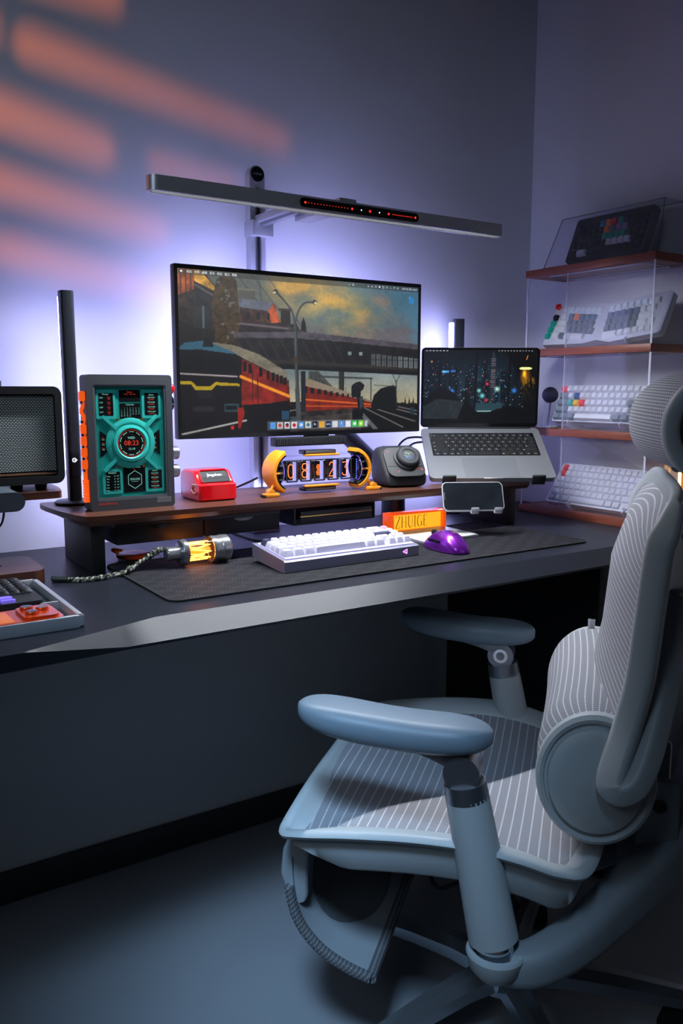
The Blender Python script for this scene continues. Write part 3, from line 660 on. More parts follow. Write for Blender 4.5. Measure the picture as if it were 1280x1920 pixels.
# ------------------------------------------------------------------ retro info clock with a teal relief panel
tf = thing('info_clock', 'dark framed display clock with a teal relief panel', 'clock', (.516, 1.483, ZR))
fw, fh, fd = .158, .243, .04
grey = pmat('dark grey plastic', (.045, .048, .055), .5, grain=.05)
teal = pmat('teal moulded plastic', (.015, .42, .35), .42)
teal_hi = pmat('teal raised plastic', (.04, .55, .47), .4)
dark = pmat('display glass', (.008, .009, .010), .25)
fr = MB().ring([(x, y) for x, y in rrect(fw, fh, .006, 3)], rrect(fw - .024, fh - .036, .004, 3), fd, T(0, fd, fh/2 + .0) @ UP).obj('frame', grey, tf)
MB().box((0, .024, fh/2), (fw - .006, .03, fh - .006), .003).obj('back_shell', grey, tf)
MB().ring(rrect(fw - .022, fh - .034, .004, 3), rrect(fw - .03, fh - .044, .003, 3), .005, T(0, .0065, fh/2 + .001) @ UP).obj('inner_lip', pmat('mid grey lip', (.10, .11, .12), .45), tf)
pw, ph = fw - .030, fh - .044
pc = fh/2 + .001                                                   # panel centre height
def tp_(x, y, d=0): return T((x - .5)*pw, .0088 - d, pc + (.5 - y)*ph) @ UP
panel = MB().prism(rrect(pw, ph, .002, 2), .002, T(0, .0108, pc) @ UP).obj('relief_panel', teal, tf)
def plate(x0, y0, x1, y1, r, d, m, nm, par=panel, d0=0):
    w_, h_ = (x1-x0)*pw, (y1-y0)*ph
    return MB().prism(rrect(w_, h_, r, 3), d, tp_((x0+x1)/2, (y0+y1)/2, d0)).obj(nm, m, par)
for (xa, ya, xb, yb_) in ((.02, .03, .30, .29), (.68, .03, .96, .29), (.08, .74, .36, .97), (.70, .74, .98, .97)):
    plate(xa, ya, xb, yb_, .003, .0022, teal_hi, 'display_surround'); plate(xa+.04, ya+.028, xb-.035, yb_-.03, .0015, .0004, dark, 'display', d0=.0022)
for (xa, ya, xb, yb_) in ((.355, .03, .66, .135), (.36, .15, .66, .29), (.38, .725, .70, .965)): plate(xa, ya, xb, yb_, .0008, .0008, dark, 'display')
for sx in (1, -1):
    c = [(.435*sx*pw, .12*ph), (.435*sx*pw, -.12*ph), (.33*sx*pw, -.065*ph), (.33*sx*pw, .07*ph)]
    MB().prism(c if sx < 0 else c[::-1], .0012, T(0, .0088, pc - .012*ph) @ UP).obj('side_display', dark, panel)
    for sy in (1, -1):
        a = math.atan2(sy*.8, sx); M = T(sx*.30*pw, .0088, pc + sy*.19*ph - .012*ph) @ UP @ RZ(math.atan2(sy*1.0, sx*1.05))
        MB().prism(rrect(.034, .006, .0012, 2), .005, M).obj('brace', teal_hi, panel)
        MB().cyl((sx*.18*pw, .0088, pc + sy*.215*ph - .012*ph), (sx*.18*pw, .0062, pc + sy*.215*ph - .012*ph), .0024, n=10).obj('brass_stud', pmat('brass', (.5, .3, .08), .35, .8), panel)
    MB().box((sx*.30*pw, .007, pc - .012*ph), (.007, .004, .018), .001).obj('clip', teal, panel)
ringc = T(0, .0088, pc - .012*ph) @ UP
MB().lathe([(.046, 0), (.046, .002), (.041, .004), (.037, .004), (.037, .003), (.033, .003), (.033, .007), (.028, .008), (.0255, .0055)], 40, ringc).obj('dial_ring', teal_hi, panel)
dd = MB().lathe([(0, .0056), (.0258, .0056), (.0258, 0)], 36, ringc).obj('dial', dark, panel)
rr = MB()
for i in range(10): rr.lathe([(.0215, .0059), (.0205, .0059)], 4, ringc, a0=i*PI/5+.06, a1=(i+1)*PI/5-.12)
lt = emat('mint display text', (.35, .85, .70), .5)
rr.obj('tick_ring', lt, dd, smooth=0)
r2 = MB().lathe([(.0243, .0059), (.0236, .0059)], 36, ringc); r2.text('08:23', .0125, ringc @ T(0, 0, .0060))
rd = emat('red display digits', (.9, .05, .02), .55); r2.obj('time_digits', rd, dd, smooth=0)
w2 = MB(); w2.text('WED', .006, ringc @ T(0, .0095, .006)); w2.text('12-10', .0055, ringc @ T(0, -.0105, .006)); w2.obj('date_text', lt, dd, smooth=0)
tt = MB(); rt = MB(); D = .0028
tt.text('Money', .0042, tp_(.155, .068, D)); tt.text('Rates', .0042, tp_(.82, .075, D)); tt.text('Calendar', .0042, tp_(.51, .163, .001)); tt.text('Weather', .0042, tp_(.215, .778, D)); tt.text('Rates', .0042, tp_(.84, .775, D)); tt.stroke([(-.012, 0), (.012, 0)], .0006, tp_(.54, .738, .001))
for i, s in enumerate(('USD', 'EUR', 'GBP', 'CHF')): tt.text(s, .0036, tp_(.095, .10 + i*.043, D)); rt.text('12.8', .0036, tp_(.20, .10 + i*.043, D)); rt.text('9.5', .003, tp_(.205, .115 + i*.043, D))
for i, s in enumerate(('EUR/USD', 'BTC/USD', 'CNY/USD', 'TWD/USD')):
    tt.text(s, .0034, tp_(.82, .10 + i*.043, D)); rt.text('24.34/42', .0030, tp_(.82, .118 + i*.043, D))
    tt.text(s, .0034, tp_(.84, .80 + i*.04, D)); rt.text('17.05/11', .0028, tp_(.84, .817 + i*.04, D))
for i, s in enumerate(('Today', 'Thu', 'Fri', 'Sat', 'Sun', 'Mon')): tt.text(s, .0032, tp_(.15, .808 + i*.026, D)); tt.text('9°  12°', .0032, tp_(.275, .808 + i*.026, D))
for i in range(31): rw_, cl_ = divmod(i + 1, 7); tt.text(str(i+1), .0026, tp_(.385 + cl_*.042, .195 + rw_*.0175, .001))
rt.text('Notes', .0040, tp_(.51, .05, .001)); rt.text('today · clear sky', .0032, tp_(.51, .068, .001)); rt.text('T', .0045, tp_(.54, .757, .001))
tt.stroke([(.0145*math.cos(PI/2 + k*PI/3), .0165*math.sin(PI/2 + k*PI/3)) for k in range(7)], .0008, tp_(.545, .85, .0011)); tt.text('ZHUIGE', .0052, tp_(.545, .846, .0011)); tt.stroke([(-.006, 0), (.006, 0)], .0005, tp_(.545, .866, .0011))
for sx in (-.395, .36):
    for i in range(3): tt.text('CN', .0032, tp_(.5 + sx, .475 + i*.045, .0016)); rt.text('9.21', .0030, tp_(.5 + sx, .462 + i*.045, .0016))
tt.obj('display_text', lt, panel, smooth=0); rt.obj('red_display_text', rd, panel, smooth=0)
tl = MB(); tl.text('timeframe', .0085, T(-.048, -.0004, .013) @ UP); tl.obj('name_lettering', pmat('red print', (.7, .05, .02), .5), tf, smooth=0)
lb = MB()
for i in range(9): lb.stroke([(.045 + i*.003, .0105), (.0475 + i*.003, .0165)], .0009, T(0, -.0004, 0) @ UP)
lb.stroke([(.044, .0095), (.0725, .0095)], .0007, T(0, -.0004, 0) @ UP); lb.stroke([(.044, .0175), (.0725, .0175)], .0007, T(0, -.0004, 0) @ UP); lb.obj('rating_label', pmat('grey print', (.35, .36, .38), .5), tf, smooth=0)
MB().prism(rrect(fw - .026, fh - .040, .003, 3), .0008, T(0, .0035, pc) @ UP).obj('cover_glass', thin_glass('display cover', (.97, .98, .98), .02, .02), tf)
# glowing orange tubing down the left side
og = pmat('lit orange tube', (.9, .16, .02), .2, coat=.5, emit=(1, .11, .008), es=.75)
xl = -fw/2 - .004
tb = MB(); tb.tube(crom([(xl, .012, .211), (xl, .012, .19), (xl - .002, .016, .178), (xl, .008, .168), (xl, .014, .15), (xl, .012, .10), (xl, .012, .055)], 5), .0034, 8); tb.obj('glow_tube', og, tf)
me = MB().prism(rrect(.010, .018, .003, 3), .007, T(0, .008, 0) @ UP).mesh('glow_link', og)
for z_ in (.205, .147, .126, .106, .085): inst('glow_link', me, tf, T(xl - .001, .008, z_))
me = MB().box((0, 0, 0), (.009, .012, .0045), .001).mesh('glow_fin', og)
for i in range(8): inst('glow_fin', me, tf, T(xl - .001, .010, .019 + i*.0052))
me = MB().box((0, 0, 0), (.004, .014, .005), .001).mesh('tube_clamp', K['chrome'])
for z_ in (.194, .160, .137, .116, .095, .074): inst('tube_clamp', me, tf, T(xl - .003, .013, z_))
for z_ in (.098, .064):
    MB().lathe([(0, .016), (.0115, .016), (.0125, .014), (.0125, .003), (.010, .002), (.010, 0)], 24, T(fw/2, .020, z_) @ RY(PI/2)).obj('knob', K['dark_silver'], tf)
MB().lathe([(0, .011), (.006, .010), (.010, .006), (.010, 0)], 20, T(fw/2, .016, .218) @ RY(PI/2)).obj('red_button', K['red'], tf)
MB().tube(crom([(fw/2, .016, .205), (fw/2 + .007, .016, .2), (fw/2 + .008, .016, .185), (fw/2, .016, .175)], 5), .0025, 8).obj('side_handle', K['black'], tf)
# ------------------------------------------------------------------ red label printer
pr = thing('label_printer', 'glossy red label printer with a dark ribbed window on the riser', 'printer', (.690, 1.492, ZR))
prof = [(.0, .004), (.0, .032), (.003, .0345), (.009, .035), (.013, .037), (.024, .050), (.030, .0565), (.038, .0595), (.085, .0595), (.096, .055), (.100, .046), (.100, .006), (.094, .0), (.006, .0)]
W2 = .080; rings = []
for x, k in ((-W2/2, .0055), (-W2/2 + .0015, .002), (-W2/2 + .005, 0), (W2/2 - .005, 0), (W2/2 - .0015, .002), (W2/2, .0055)):
    cy, cz_ = .05, .028; rings.append([(x, cy + (y - cy)*(1 - k/.05), cz_ + (z_ - cz_)*(1 - k/.03)) for y, z_ in prof])
MB().loft(rings).obj('body', K['red'], pr, smooth=40)
wn = MB().grid(lambda s, t: (-.031 + .062*s, .0100 + .0175*t, .0366 + .0190*t + .0012), 2, 6).obj('window', pmat('dark window', (.012, .013, .016), .6), pr)
fr_ = MB().tube([(x, .0095 + .0195*t, .0375 + .0205*t) for x, t in ((-.031, 0), (-.031, .8), (-.026, 1.05), (.026, 1.05), (.031, .8), (.031, 0))], .0022, 8, closed=False).obj('window_rim', K['red'], pr)
me = MB().box((0, 0, 0), (.058, .001, .0008), M=RX(math.radians(45))).mesh('rib', K['soft_black'], 0)
for i in range(8): inst('rib', me, wn, T(0, .0112 + i*.0011, .0392 + i*.0012))
MB().text('Jingchen', .0095, T(0, .0200, .0505) @ RX(math.radians(46))).obj('script_lettering', K['silver'], pr, smooth=0)
gd = pmat('polished gold', (.85, .5, .25), .2, 1.0)
ch_ = MB(); ch_.box((-W2/2 - .0008, .024, .033), (.002, .024, .003), .0008); ch_.tube(crom([(-W2/2 - .001, .030, .031), (-W2/2 - .0015, .034, .022), (-W2/2 - .0015, .022, .016), (-W2/2 - .001, .012, .018)], 5), .0022, 8); ch_.obj('gold_trim', gd, pr)
# ------------------------------------------------------------------ orange clock with lit digit tubes
nx = thing('tube_clock', 'orange tube clock with five glowing digits on the riser', 'clock', (.930, 1.515, ZR), math.radians(-2))
R0, zc = .047, .048; half = .106
MB().lathe([(.0335, -(half - .028)), (.0335, half - .028)], 36, T(0, 0, zc) @ RY(PI/2)).obj('glass_cylinder', thin_glass('thin clear tube', (.97, .98, .99), .015), nx)
for s in (-1, 1):
    A0, A1 = (math.radians(-66), math.radians(70)); cxg = s*(half - .033)
    def arcx(r, a, y): return (cxg + s*r*math.cos(a), y, zc + r*math.sin(a))
    for nm_, r0_, r1_, ya_, yb_, mt_ in (('end_guard', .047, .0385, -.030, .022, K['orange']), ('guard_liner', .0380, .0345, -.028, .020, K['gloss_black'])):
        rings = []
        for i in range(17):
            a = A0 + (A1 - A0)*i/16; wn_ = 1 - .18*abs(2*i/16 - 1)**3
            rings.append([arcx(r0_, a, yb_*wn_), arcx(r0_, a, (ya_ + .005)*wn_), arcx(r0_ - .002, a, ya_*wn_), arcx(r1_ + .001, a, ya_*wn_), arcx(r1_, a, (ya_ + .003)*wn_), arcx(r1_, a, yb_*wn_)])
        MB().loft(rings).obj(nm_, mt_, nx, smooth=40)
    MB().lathe([(.034, -.006), (.0355, -.004), (.0355, .004), (.030, .008), (.024, .004), (0, .003)], 36, T(s*(half - .008), 0, zc) @ RY(s*PI/2) @ Matrix.Scale(.76, 4)).obj('end_cap', K['gloss_black'], nx)
    MB().lathe([(.0335, 0), (.0350, .001), (.0335, .002)], 36, T(s*(half - .012), 0, zc) @ RY(PI/2) @ Matrix.Scale(.82, 4)).obj('light_ring', emat('violet light ring' + str(s), (.3, .2, 1.0), .5), nx)
    sb_ = MB()
    for i in range(12):
        a = 2*PI*i/12; sb_.box((s*(half - .006), .029*math.cos(a), zc + .029*math.sin(a)), (.006, .003, .003))
    sb_.obj('cog_teeth', K['dark_silver'], nx)
    MB().box((s*(half - .002), -.026, zc - .001), (.018, .004, .004), .001).obj('spoke', K['orange'], nx)
    ft = MB(); ft.box((s*(half + .018), -.026, .004), (.034, .016, .008), .002); ft.cyl((s*(half + .018), -.033, .010), (s*(half + .018), -.018, .010), .007, n=14); ft.tube(crom([(s*(half + .016), -.02, .010), (s*(half + .012), -.02, .018), (s*(half + .006), -.016, .022)], 4), .003, 8)
    ft.obj('foot', K['orange'], nx)
    MB().box((s*(half + .034), -.026, .003), (.006, .0165, .005), .001).obj('foot_pad', K['rubber'], nx)
for sg, nm in ((1, 'top_block'), (-1, 'bottom_block')):
    o = MB().box((0, 0, zc + sg*.0385), (.078, .026, .009), .002).obj(nm, K['gloss_black'], nx)
    MB().box((.004, -.010, zc + sg*.0325), (.082, .016, .004), .0015).obj('orange_rail', K['orange'], o)
    MB().box((0, -.0125, zc + sg*.039), (.07, .004, .005), .001).obj('rib', K['dark_silver'], o)
SEG = {'0': [[(0, .5), (.05, .85), (.25, 1), (.45, .85), (.5, .5), (.45, .15), (.25, 0), (.05, .15), (0, .5)]],
       '8': [[(.25, .52), (.06, .62), (.02, .78), (.1, .95), (.25, 1), (.4, .95), (.48, .78), (.44, .62), (.25, .52), (.04, .4), (0, .22), (.08, .05), (.25, 0), (.42, .05), (.5, .22), (.46, .4), (.25, .52)]],
       '2': [[(.02, .78), (.1, .95), (.25, 1), (.42, .93), (.48, .76), (.4, .55), (.15, .25), (0, 0), (.5, 0)]],
       '3': [[(.02, .95), (.48, .95), (.24, .58), (.42, .5), (.5, .28), (.42, .07), (.25, 0), (.08, .05), (0, .2)]]}
nix = emat('glowing neon digit', (1.0, .16, .02), 2.6)
for i, dgt in enumerate('08:23'):
    x = -.066 + i*.033; t_ = MB().box((x, .002, zc), (.027, .022, .046), .003)
    tube_ = t_.obj('digit_tube', K['glass'], nx)
    MB().box((x, .011, zc), (.024, .002, .042), .0008).obj('backing', K['gloss_black'], tube_)
    MB().ring(rrect(.027, .046, .003), rrect(.022, .040, .003), .002, T(x, -.0085, zc) @ UP).obj('bezel', K['soft_black'], tube_)
    g = MB(); hh, yy_ = .030, -.004
    if dgt == ':':
        for sy in (.3, .7):
            g.tube([(x + .004*math.cos(a), yy_, zc - hh/2 + hh*sy + .005*math.sin(a)) for a in np.linspace(0, 2*PI, 13)[:-1]], .0007, 6, up=(0, 1, 0), closed=True); g.box((x, yy_, zc - hh/2 + hh*sy), (.002, .001, .004))
    else:
        for q in SEG[dgt]: g.tube([(x + (px_ - .25)*.026, yy_, zc - hh/2 + hh*py_) for px_, py_ in q], .00085, 6, up=(0, 1, 0))
    g.obj('digit', nix, tube_)
lx = MB()
for i in range(9): lx.box((.083, -.024 + .0*i, zc - .02 + i*.005), (.0012, .0012, .0022)); lx.box((.0505, -.0085, zc - .018 + i*.0045), (.0012, .0012, .0022))
lx.obj('blue_leds', emat('blue led dots', (.08, .12, 1), 2.2), nx, smooth=0)
cbl('clock_cable', [(.795, 1.53, .895), (.785, 1.55, .885), (.772, 1.58, .872), (.77, 1.62, .8605), (.765, 1.67, .852), (.76, 1.70, .80), (.76, 1.72, .752)], .0022, K['rubber'], 'black cable leaving the left end of the orange clock')
# ------------------------------------------------------------------ black dock with a round display
dk = thing('control_dock', 'black wedge shaped dock with a round lit knob beside the laptop', 'dock', (1.152, 1.52, ZR), math.radians(-14))
rings = []
for y, wd_, z0_, z1_, r in ((-.046, .088, .006, .020, .006), (-.040, .098, .002, .034, .012), (.0, .104, 0, .080, .016), (.022, .10, .0, .089, .018), (.045, .096, 0, .086, .018), (.060, .088, .004, .078, .016)):
    rings.append([(x, y + (zz - .0)*.0, (z0_+z1_)/2 + zz) for x, zz in rrect(wd_, z1_ - z0_, min(r, (z1_-z0_)*.45), 4)])
MB().loft(rings).obj('body', K['soft_black'], dk, smooth=50)
fa = math.radians(50)                                            # face slope
FM = T(0, -.0262, .0545) @ RX(fa)
fp = MB().prism(rrect(.09, .078, .018, 6), .003, FM).obj('face_plate', K['black'], dk)
MB().prism(rrect(.084, .0008, .0003, 2), .0035, FM @ T(0, -.012, 0)).obj('seam', K['gloss_black'], fp)
KM = FM @ T(.008, .008, .003)
kn = MB().lathe([(.031, 0), (.031, .003), (.027, .004), (.026, .012), (.023, .015), (.0165, .0152), (.0155, .0135), (0, .0135)], 36, KM).obj('knob', K['soft_black'], dk)
dp = Paint(48, 48, (4, 8, 12)); nn = dp.noise(6, 6, 2); dp.put(nn > .52, (30, 120, 190)); dp.put(dp.noise(7, 7, 9) > .6, (150, 170, 60)); dp.put(dp.noise(8, 8, 5) > .63, (20, 60, 150)); dp.put(np.hypot(dp.X-.5, dp.Y-.5) > .49, (3, 4, 5))
ds = dp.obj('round_display', .0215, .0215, KM @ T(0, 0, .0139), kn, vcol_mat('dock display', .9))
rl = MB()
for x, y, a in ((-.034, .028, .7), (.034, .026, -.7), (-.020, -.026, .9), (.037, -.022, -.6), (-.022, .012, 1.2), (.024, -.018, 1)): rl.box((0, 0, 0), (.005, .0012, .0006), M=FM @ T(x, y, .0033) @ RZ(a))
rl.obj('red_indicators', K['led_red'], fp, smooth=0)
# ------------------------------------------------------------------ keycaps and keyboards
_kc = {}
def keycap(w_, d_, h_, mat, top=.72):
    k = (round(w_, 5), round(d_, 5), round(h_, 5), mat.name, top)
    if k not in _kc:
        a, b_ = w_/2, d_/2; i = (1-top)*d_/2; ta, tb_ = a - i, b_ - i; sh_ = i*.35; c_ = min(ta, tb_)*.22
        lo = [(x, y, 0) for x, y in rrect(2*a, 2*b_, c_*.6, 1)]; mi = [(x, y + sh_, h_*.93) for x, y in rrect(2*ta, 2*tb_, c_, 1)]; hi = [(x*.93, y*.93 + sh_, h_) for x, y in rrect(2*ta, 2*tb_, c_, 1)]
        _kc[k] = MB().loft([lo, mi, hi]).mesh('keycap', mat, 40)
    return _kc[k]
def keys(root, rows, pitch, y0, h_, z0, pick, x0=0.0, gap=.0012, M=None, top=.72):
    """rows: list of lists of widths in units (negative = gap), first row is the back row"""
    n = len(rows)
    for r, row in enumerate(rows):
        x = x0
        for c_, u in enumerate(row):
            if u > 0:
                Mk = T((x + u/2)*pitch, y0 + (n - 1 - r + .5)*pitch, z0)
                inst('keycap', keycap(u*pitch - gap, pitch - gap, h_, pick(r, c_), top), root, (M @ Mk) if M is not None else Mk)
            x += abs(u)
ROW65 = [[1]*13 + [2, 1], [1.5] + [1]*12 + [1.5, 1], [1.75] + [1]*11 + [2.25, 1], [2.25] + [1]*10 + [1.75, 1, 1], [1.25, 1.25, 1.25, 6.25, 1.25, 1.25, -.5, 1, 1, 1]]
ROW60 = [[1]*13 + [2], [1.5] + [1]*12 + [1.5], [1.75] + [1]*11 + [2.25], [2.25] + [1]*10 + [2.75], [1.25, 1.25, 1.25, 6.25, 1.25, 1.25, 1.25, 1.25]]
# white keyboard on the mat
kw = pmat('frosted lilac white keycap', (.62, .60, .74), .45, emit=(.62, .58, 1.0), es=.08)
kn_ = pmat('navy keycap', (.05, .055, .11), .5); kpk = pmat('pink keycap', (.75, .35, .5), .5)
kcase = pmat('lilac grey metal case', (.30, .29, .40), .4, .35)
kb = thing('mechanical_keyboard', 'white mechanical keyboard in a lilac grey case on the desk mat', 'keyboard', (.8605, 1.268, ZM), math.radians(.5))
L_, D_ = .303, .122; ta_ = math.radians(6.5)
prof = [(0, .0), (0, .019), (.004, .0215), (D_, .0215 + D_*math.tan(ta_)), (D_, .012), (D_ - .02, .006), (.02, 0)]
MB().loft([[(x, y, z_) for y, z_ in prof] for x in (-L_/2, L_/2)]).obj('case', kcase, kb, smooth=20)
KT = T(-L_/2 + .0065, .004, .0215) @ RX(ta_)
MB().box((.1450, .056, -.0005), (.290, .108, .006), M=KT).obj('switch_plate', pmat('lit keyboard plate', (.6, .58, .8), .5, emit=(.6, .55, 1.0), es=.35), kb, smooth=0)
def pick(r, c_):
    if (r, c_) in ((0, 0), (2, 12)): return kn_
    if (r, c_) == (0, 14): return kpk
    return kw
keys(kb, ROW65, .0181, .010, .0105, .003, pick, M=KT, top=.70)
lg = MB(); lg.stroke([(-.006, 0), (.004, .0045), (.004, -.0045), (-.006, 0)], .0011, T(.118, -.0004, .0105) @ UP); lg.stroke([(-.001, .002), (.002, -.003)], .0009, T(.118, -.0004, .0105) @ UP)
lg.obj('lit_logo', emat('violet logo light', (.75, .25, 1.0), 3.0), kb, smooth=0)
for x in (-.13, .13): MB().box((x, D_ - .016, .006), (.02, .012, .0125), .002).obj('foot', K['rubber'], kb)
cbl('keyboard_cable', [(.86, 1.392, .775), (.85, 1.43, .765), (.855, 1.48, .7565), (.835, 1.52, .7565), (.82, 1.60, .752), (.82, 1.70, .752)], .0022, K['rubber'], 'dark cable running back from the white keyboard')
# trackpad
tpd = thing('trackpad', 'thin white trackpad between the white keyboard and the orange sign', 'trackpad', (1.172, 1.416, ZM), math.radians(2.5))
MB().loft([[(x, y - .0575, z_) for y, z_ in ((0, .0005), (0, .0042), (.115, .0078), (.115, .0005))] for x in (-.08, .08)]).obj('base', K['silver'], tpd, smooth=20)
MB().prism(rrect(.158, .113, .008, 4), .0009, T(0, 0, .0060) @ RX(math.atan(.0036/.115))).obj('glass_top', pmat('white glass', (.72, .74, .72), .3), tpd)
# mouse
ms = thing('mouse', 'glossy purple wireless mouse right of the keyboard', 'mouse', (1.093, 1.283, ZM), math.radians(-3))
pur = pmat('iridescent purple shell', (.30, .03, .55), .25, .75, coat=.6)
rings = []
for t in np.linspace(0, 1, 15):
    y = -.061 + .122*t; e = max(.02, math.sin(PI*min(1, max(0, (t*.97 + .015))))**.38)
    wv_ = .0315*e*(1 - .10*math.sin(PI*t)**2) + .0; hh = .039*(math.sin(PI*min(1, (t*.82 + .12)))**.75)*e**.7
    rings.append([(wv_*math.copysign(abs(math.cos(a))**.75, math.cos(a)), y, .0015 + max(0, hh)*max(0, math.sin(a))**.8) if math.sin(a) > 0 else (wv_*math.cos(a)*.93, y, .0015) for a in np.linspace(-PI*.0, PI, 15)])
MB().loft(rings).obj('shell', pur, ms, smooth=60)
MB().prism([(x*1.0, y) for x, y in [(.0295*math.cos(a)*(1 if abs(math.sin(a)) < .8 else 1), .058*math.sin(a)) for a in np.linspace(0, 2*PI, 28, endpoint=False)]], .0016).obj('base', K['black'], ms)
MB().cyl((-.003, .038, .0275), (.003, .038, .0275), .0085, n=18).obj('scroll_wheel', K['rubber'], ms)
for y in (.014, -.006): MB().box((-.0285, y, .0205), (.003, .0165, .0055), .0012, M=RZ(0)).obj('side_button', K['gloss_black'], ms)
MB().box((0, .04, .0298), (.0008, .034, .0012)).obj('button_split', K['black'], ms)
mk = MB(); mk.stroke([(-.004, .005), (-.001, -.003), (.001, .004), (.004, -.005)], .0014, T(0, -.026, .0392) @ RX(math.radians(14))); mk.obj('logo', pmat('gold print', (.8, .5, .2), .3, .8), ms, smooth=0)
# ------------------------------------------------------------------ orange acrylic name sign
sg = thing('acrylic_sign', 'glowing orange acrylic name sign behind the trackpad', 'sign', (1.194, 1.498, ZM))
sa = pmat('orange acrylic', (.9, .10, .01), .2, emit=(1, .10, .004), es=.75, coat=.4)
sy_ = pmat('lit amber acrylic', (1, .42, .02), .3, emit=(1, .44, .02), es=1.05)
MB().box((-.0765, .016, .0215), (.009, .032, .043), .0008).obj('side_block', sa, sg); MB().box((.0765, .016, .0215), (.009, .032, .043), .0008).obj('side_block', sa, sg)
MB().box((0, .016, .0412), (.162, .032, .0036), .0006).obj('top_block', sa, sg); MB().box((0, .016, .002), (.162, .032, .004), .0006).obj('bottom_block', sa, sg)
pnl = MB().box((-.003, .012, .0215), (.144, .012, .0355)).obj('lit_panel', sy_, sg, smooth=0)
def serif(mb, s, x, hgt, M):
    """condensed engraved capitals built from strokes"""
    th, tn = .0020, .0009; wL = {'Z': .50, 'H': .62, 'U': .60, 'I': .16, 'G': .62, 'E': .42}
    for ch in s:
        w_ = wL[ch]*hgt*.9
        P_ = lambda *q: [(x + a*w_, b*hgt) for a, b in q]
        sr = lambda a, b, k=.0042: mb.stroke([(x + a*w_ - k/2, b*hgt), (x + a*w_ + k/2, b*hgt)], .0006, M)
        if ch == 'Z': mb.stroke(P_((0, 1), (1, 1)), tn, M); mb.stroke(P_((1, 1), (0, 0)), th, M); mb.stroke(P_((0, 0), (1, 0)), tn, M); mb.stroke(P_((0, 1), (0, .86)), tn, M); mb.stroke(P_((1, 0), (1, .14)), tn, M)
        if ch == 'H':
            for a in (.12, .88): mb.stroke(P_((a, 0), (a, 1)), th if a < .5 else th*.8, M); sr(a, 0); sr(a, 1)
            mb.stroke(P_((.12, .52), (.88, .52)), tn*.6, M)
        if ch == 'U': mb.stroke(P_(*[(.12, 1), (.12, .3)] + [(.5 - .38*math.cos(t), .3 - .3*math.sin(t)) for t in np.linspace(.2, PI/2, 5)]), th, M); mb.stroke(P_(*[(.5 - .38*math.cos(t), .3 - .3*math.sin(t)) for t in np.linspace(PI/2, PI, 6)] + [(.88, 1)]), tn, M); sr(.12, 1); sr(.88, 1)
        if ch == 'I': mb.stroke(P_((.5, 0), (.5, 1)), th, M); sr(.5, 0); sr(.5, 1)
        if ch == 'G':
            mb.stroke(P_(*[(.52 + .46*math.cos(t), .5 + .5*math.sin(t)) for t in np.linspace(.75, 2.0, 6)]), tn, M); mb.stroke(P_(*[(.52 + .46*math.cos(t), .5 + .5*math.sin(t)) for t in np.linspace(2.0, 4.3, 9)]), th, M); mb.stroke(P_(*[(.52 + .46*math.cos(t), .5 + .5*math.sin(t)) for t in np.linspace(4.3, 5.6, 5)]), tn, M); mb.stroke(P_((.88, .42), (.88, .06)), th, M); sr(.84, .42, .005)
        if ch == 'E': mb.stroke(P_((.15, 0), (.15, 1)), th, M); mb.stroke(P_((.1, 1), (1, 1), (1, .86)), tn, M); mb.stroke(P_((.15, .52), (.7, .52)), tn*.8, M); mb.stroke(P_((.1, 0), (1, 0), (1, .14)), tn, M)
        x += w_ + .0042
    return x
lt2 = MB(); e_ = serif(lt2, 'ZHUIGE', 0, .0265, T(-.063, .0056, .0085) @ UP)
lt2.obj('engraved_letters', pmat('dark engraving', (.05, .02, .005), .6), pnl, smooth=0)
# ------------------------------------------------------------------ laptop on a black stand
HX, HY, HZ = 1.455, 1.588, .978; TH = math.radians(-31)
lp = thing('laptop', 'open silver laptop showing a night city on the black stand', 'laptop', (HX, HY, HZ), TH)
LW, LD, LH = .2975, .212, .198
B = RX(math.radians(30.5)) @ T(0, -LD/2, 0)                          # base slopes down to the front
alu = pmat('silver laptop aluminium', (.36, .37, .39), .4, .7)
MB().prism(rrect(LW, LD, .012, 5), .011, B @ T(0, 0, -.011)).obj('base', alu, lp)
ke = MB().prism(rrect(.262, .098, .003, 3), .0004, B @ T(0, .034, .0)).obj('keyboard_well', K['gloss_black'], lp)
LR = [[1.5] + [.96]*12 + [1.0], [1]*13 + [1.52], [1.5] + [1]*12 + [1.02], [1.76] + [1]*11 + [1.76], [2.26] + [1]*10 + [2.26], [1, 1, 1, 1.26, 5.0, 1.26, 1, 1, 1, 1]]
ktop = pmat('black laptop key', (.006, .006, .007), .7)
n = len(LR); pt = .0177
leg = MB(); LET = ['', '`1234567890-=', ' QWERTYUIOP[]\\', " ASDFGHJKL;'", ' ZXCVBNM,./', '']
for r, row in enumerate(LR):
    x = -sum(row)/2*pt
    for c_, u in enumerate(row):
        yk = .034 + ((n-1)/2 - r)*.0158; Mk = B @ T(x + u*pt/2, yk, .0004)
        inst('key', keycap(u*pt - .0022, .0138, .0009, ktop, .94), ke, Mk)
        if c_ < len(LET[r]) and LET[r][c_] != ' ' and LET[r]: leg.text(LET[r][c_], .0052, Mk @ T(0, 0, .0011))
        elif u > 1.02 or r == 0 or r == 5: leg.stroke([(-.0022, 0), (.0022, 0)], .0012, Mk @ T(-u*pt/2 + .0055 if u > 1.2 else 0, -.003, .0011))
        x += u*pt
leg.obj('key_legends', emat('key backlight', (.8, .82, .85), .5), ke, smooth=0)
MB().prism(rrect(.13, .078, .004, 4), .0002, B @ T(0, -.064, .0001)).obj('touchpad', pmat('touchpad glass', (.31, .32, .34), .35, .6), lp)
MB().box((0, -LD/2 + .0005, -.001), (.045, .003, .003), .001, M=B).obj('thumb_notch', K['silver'], lp)
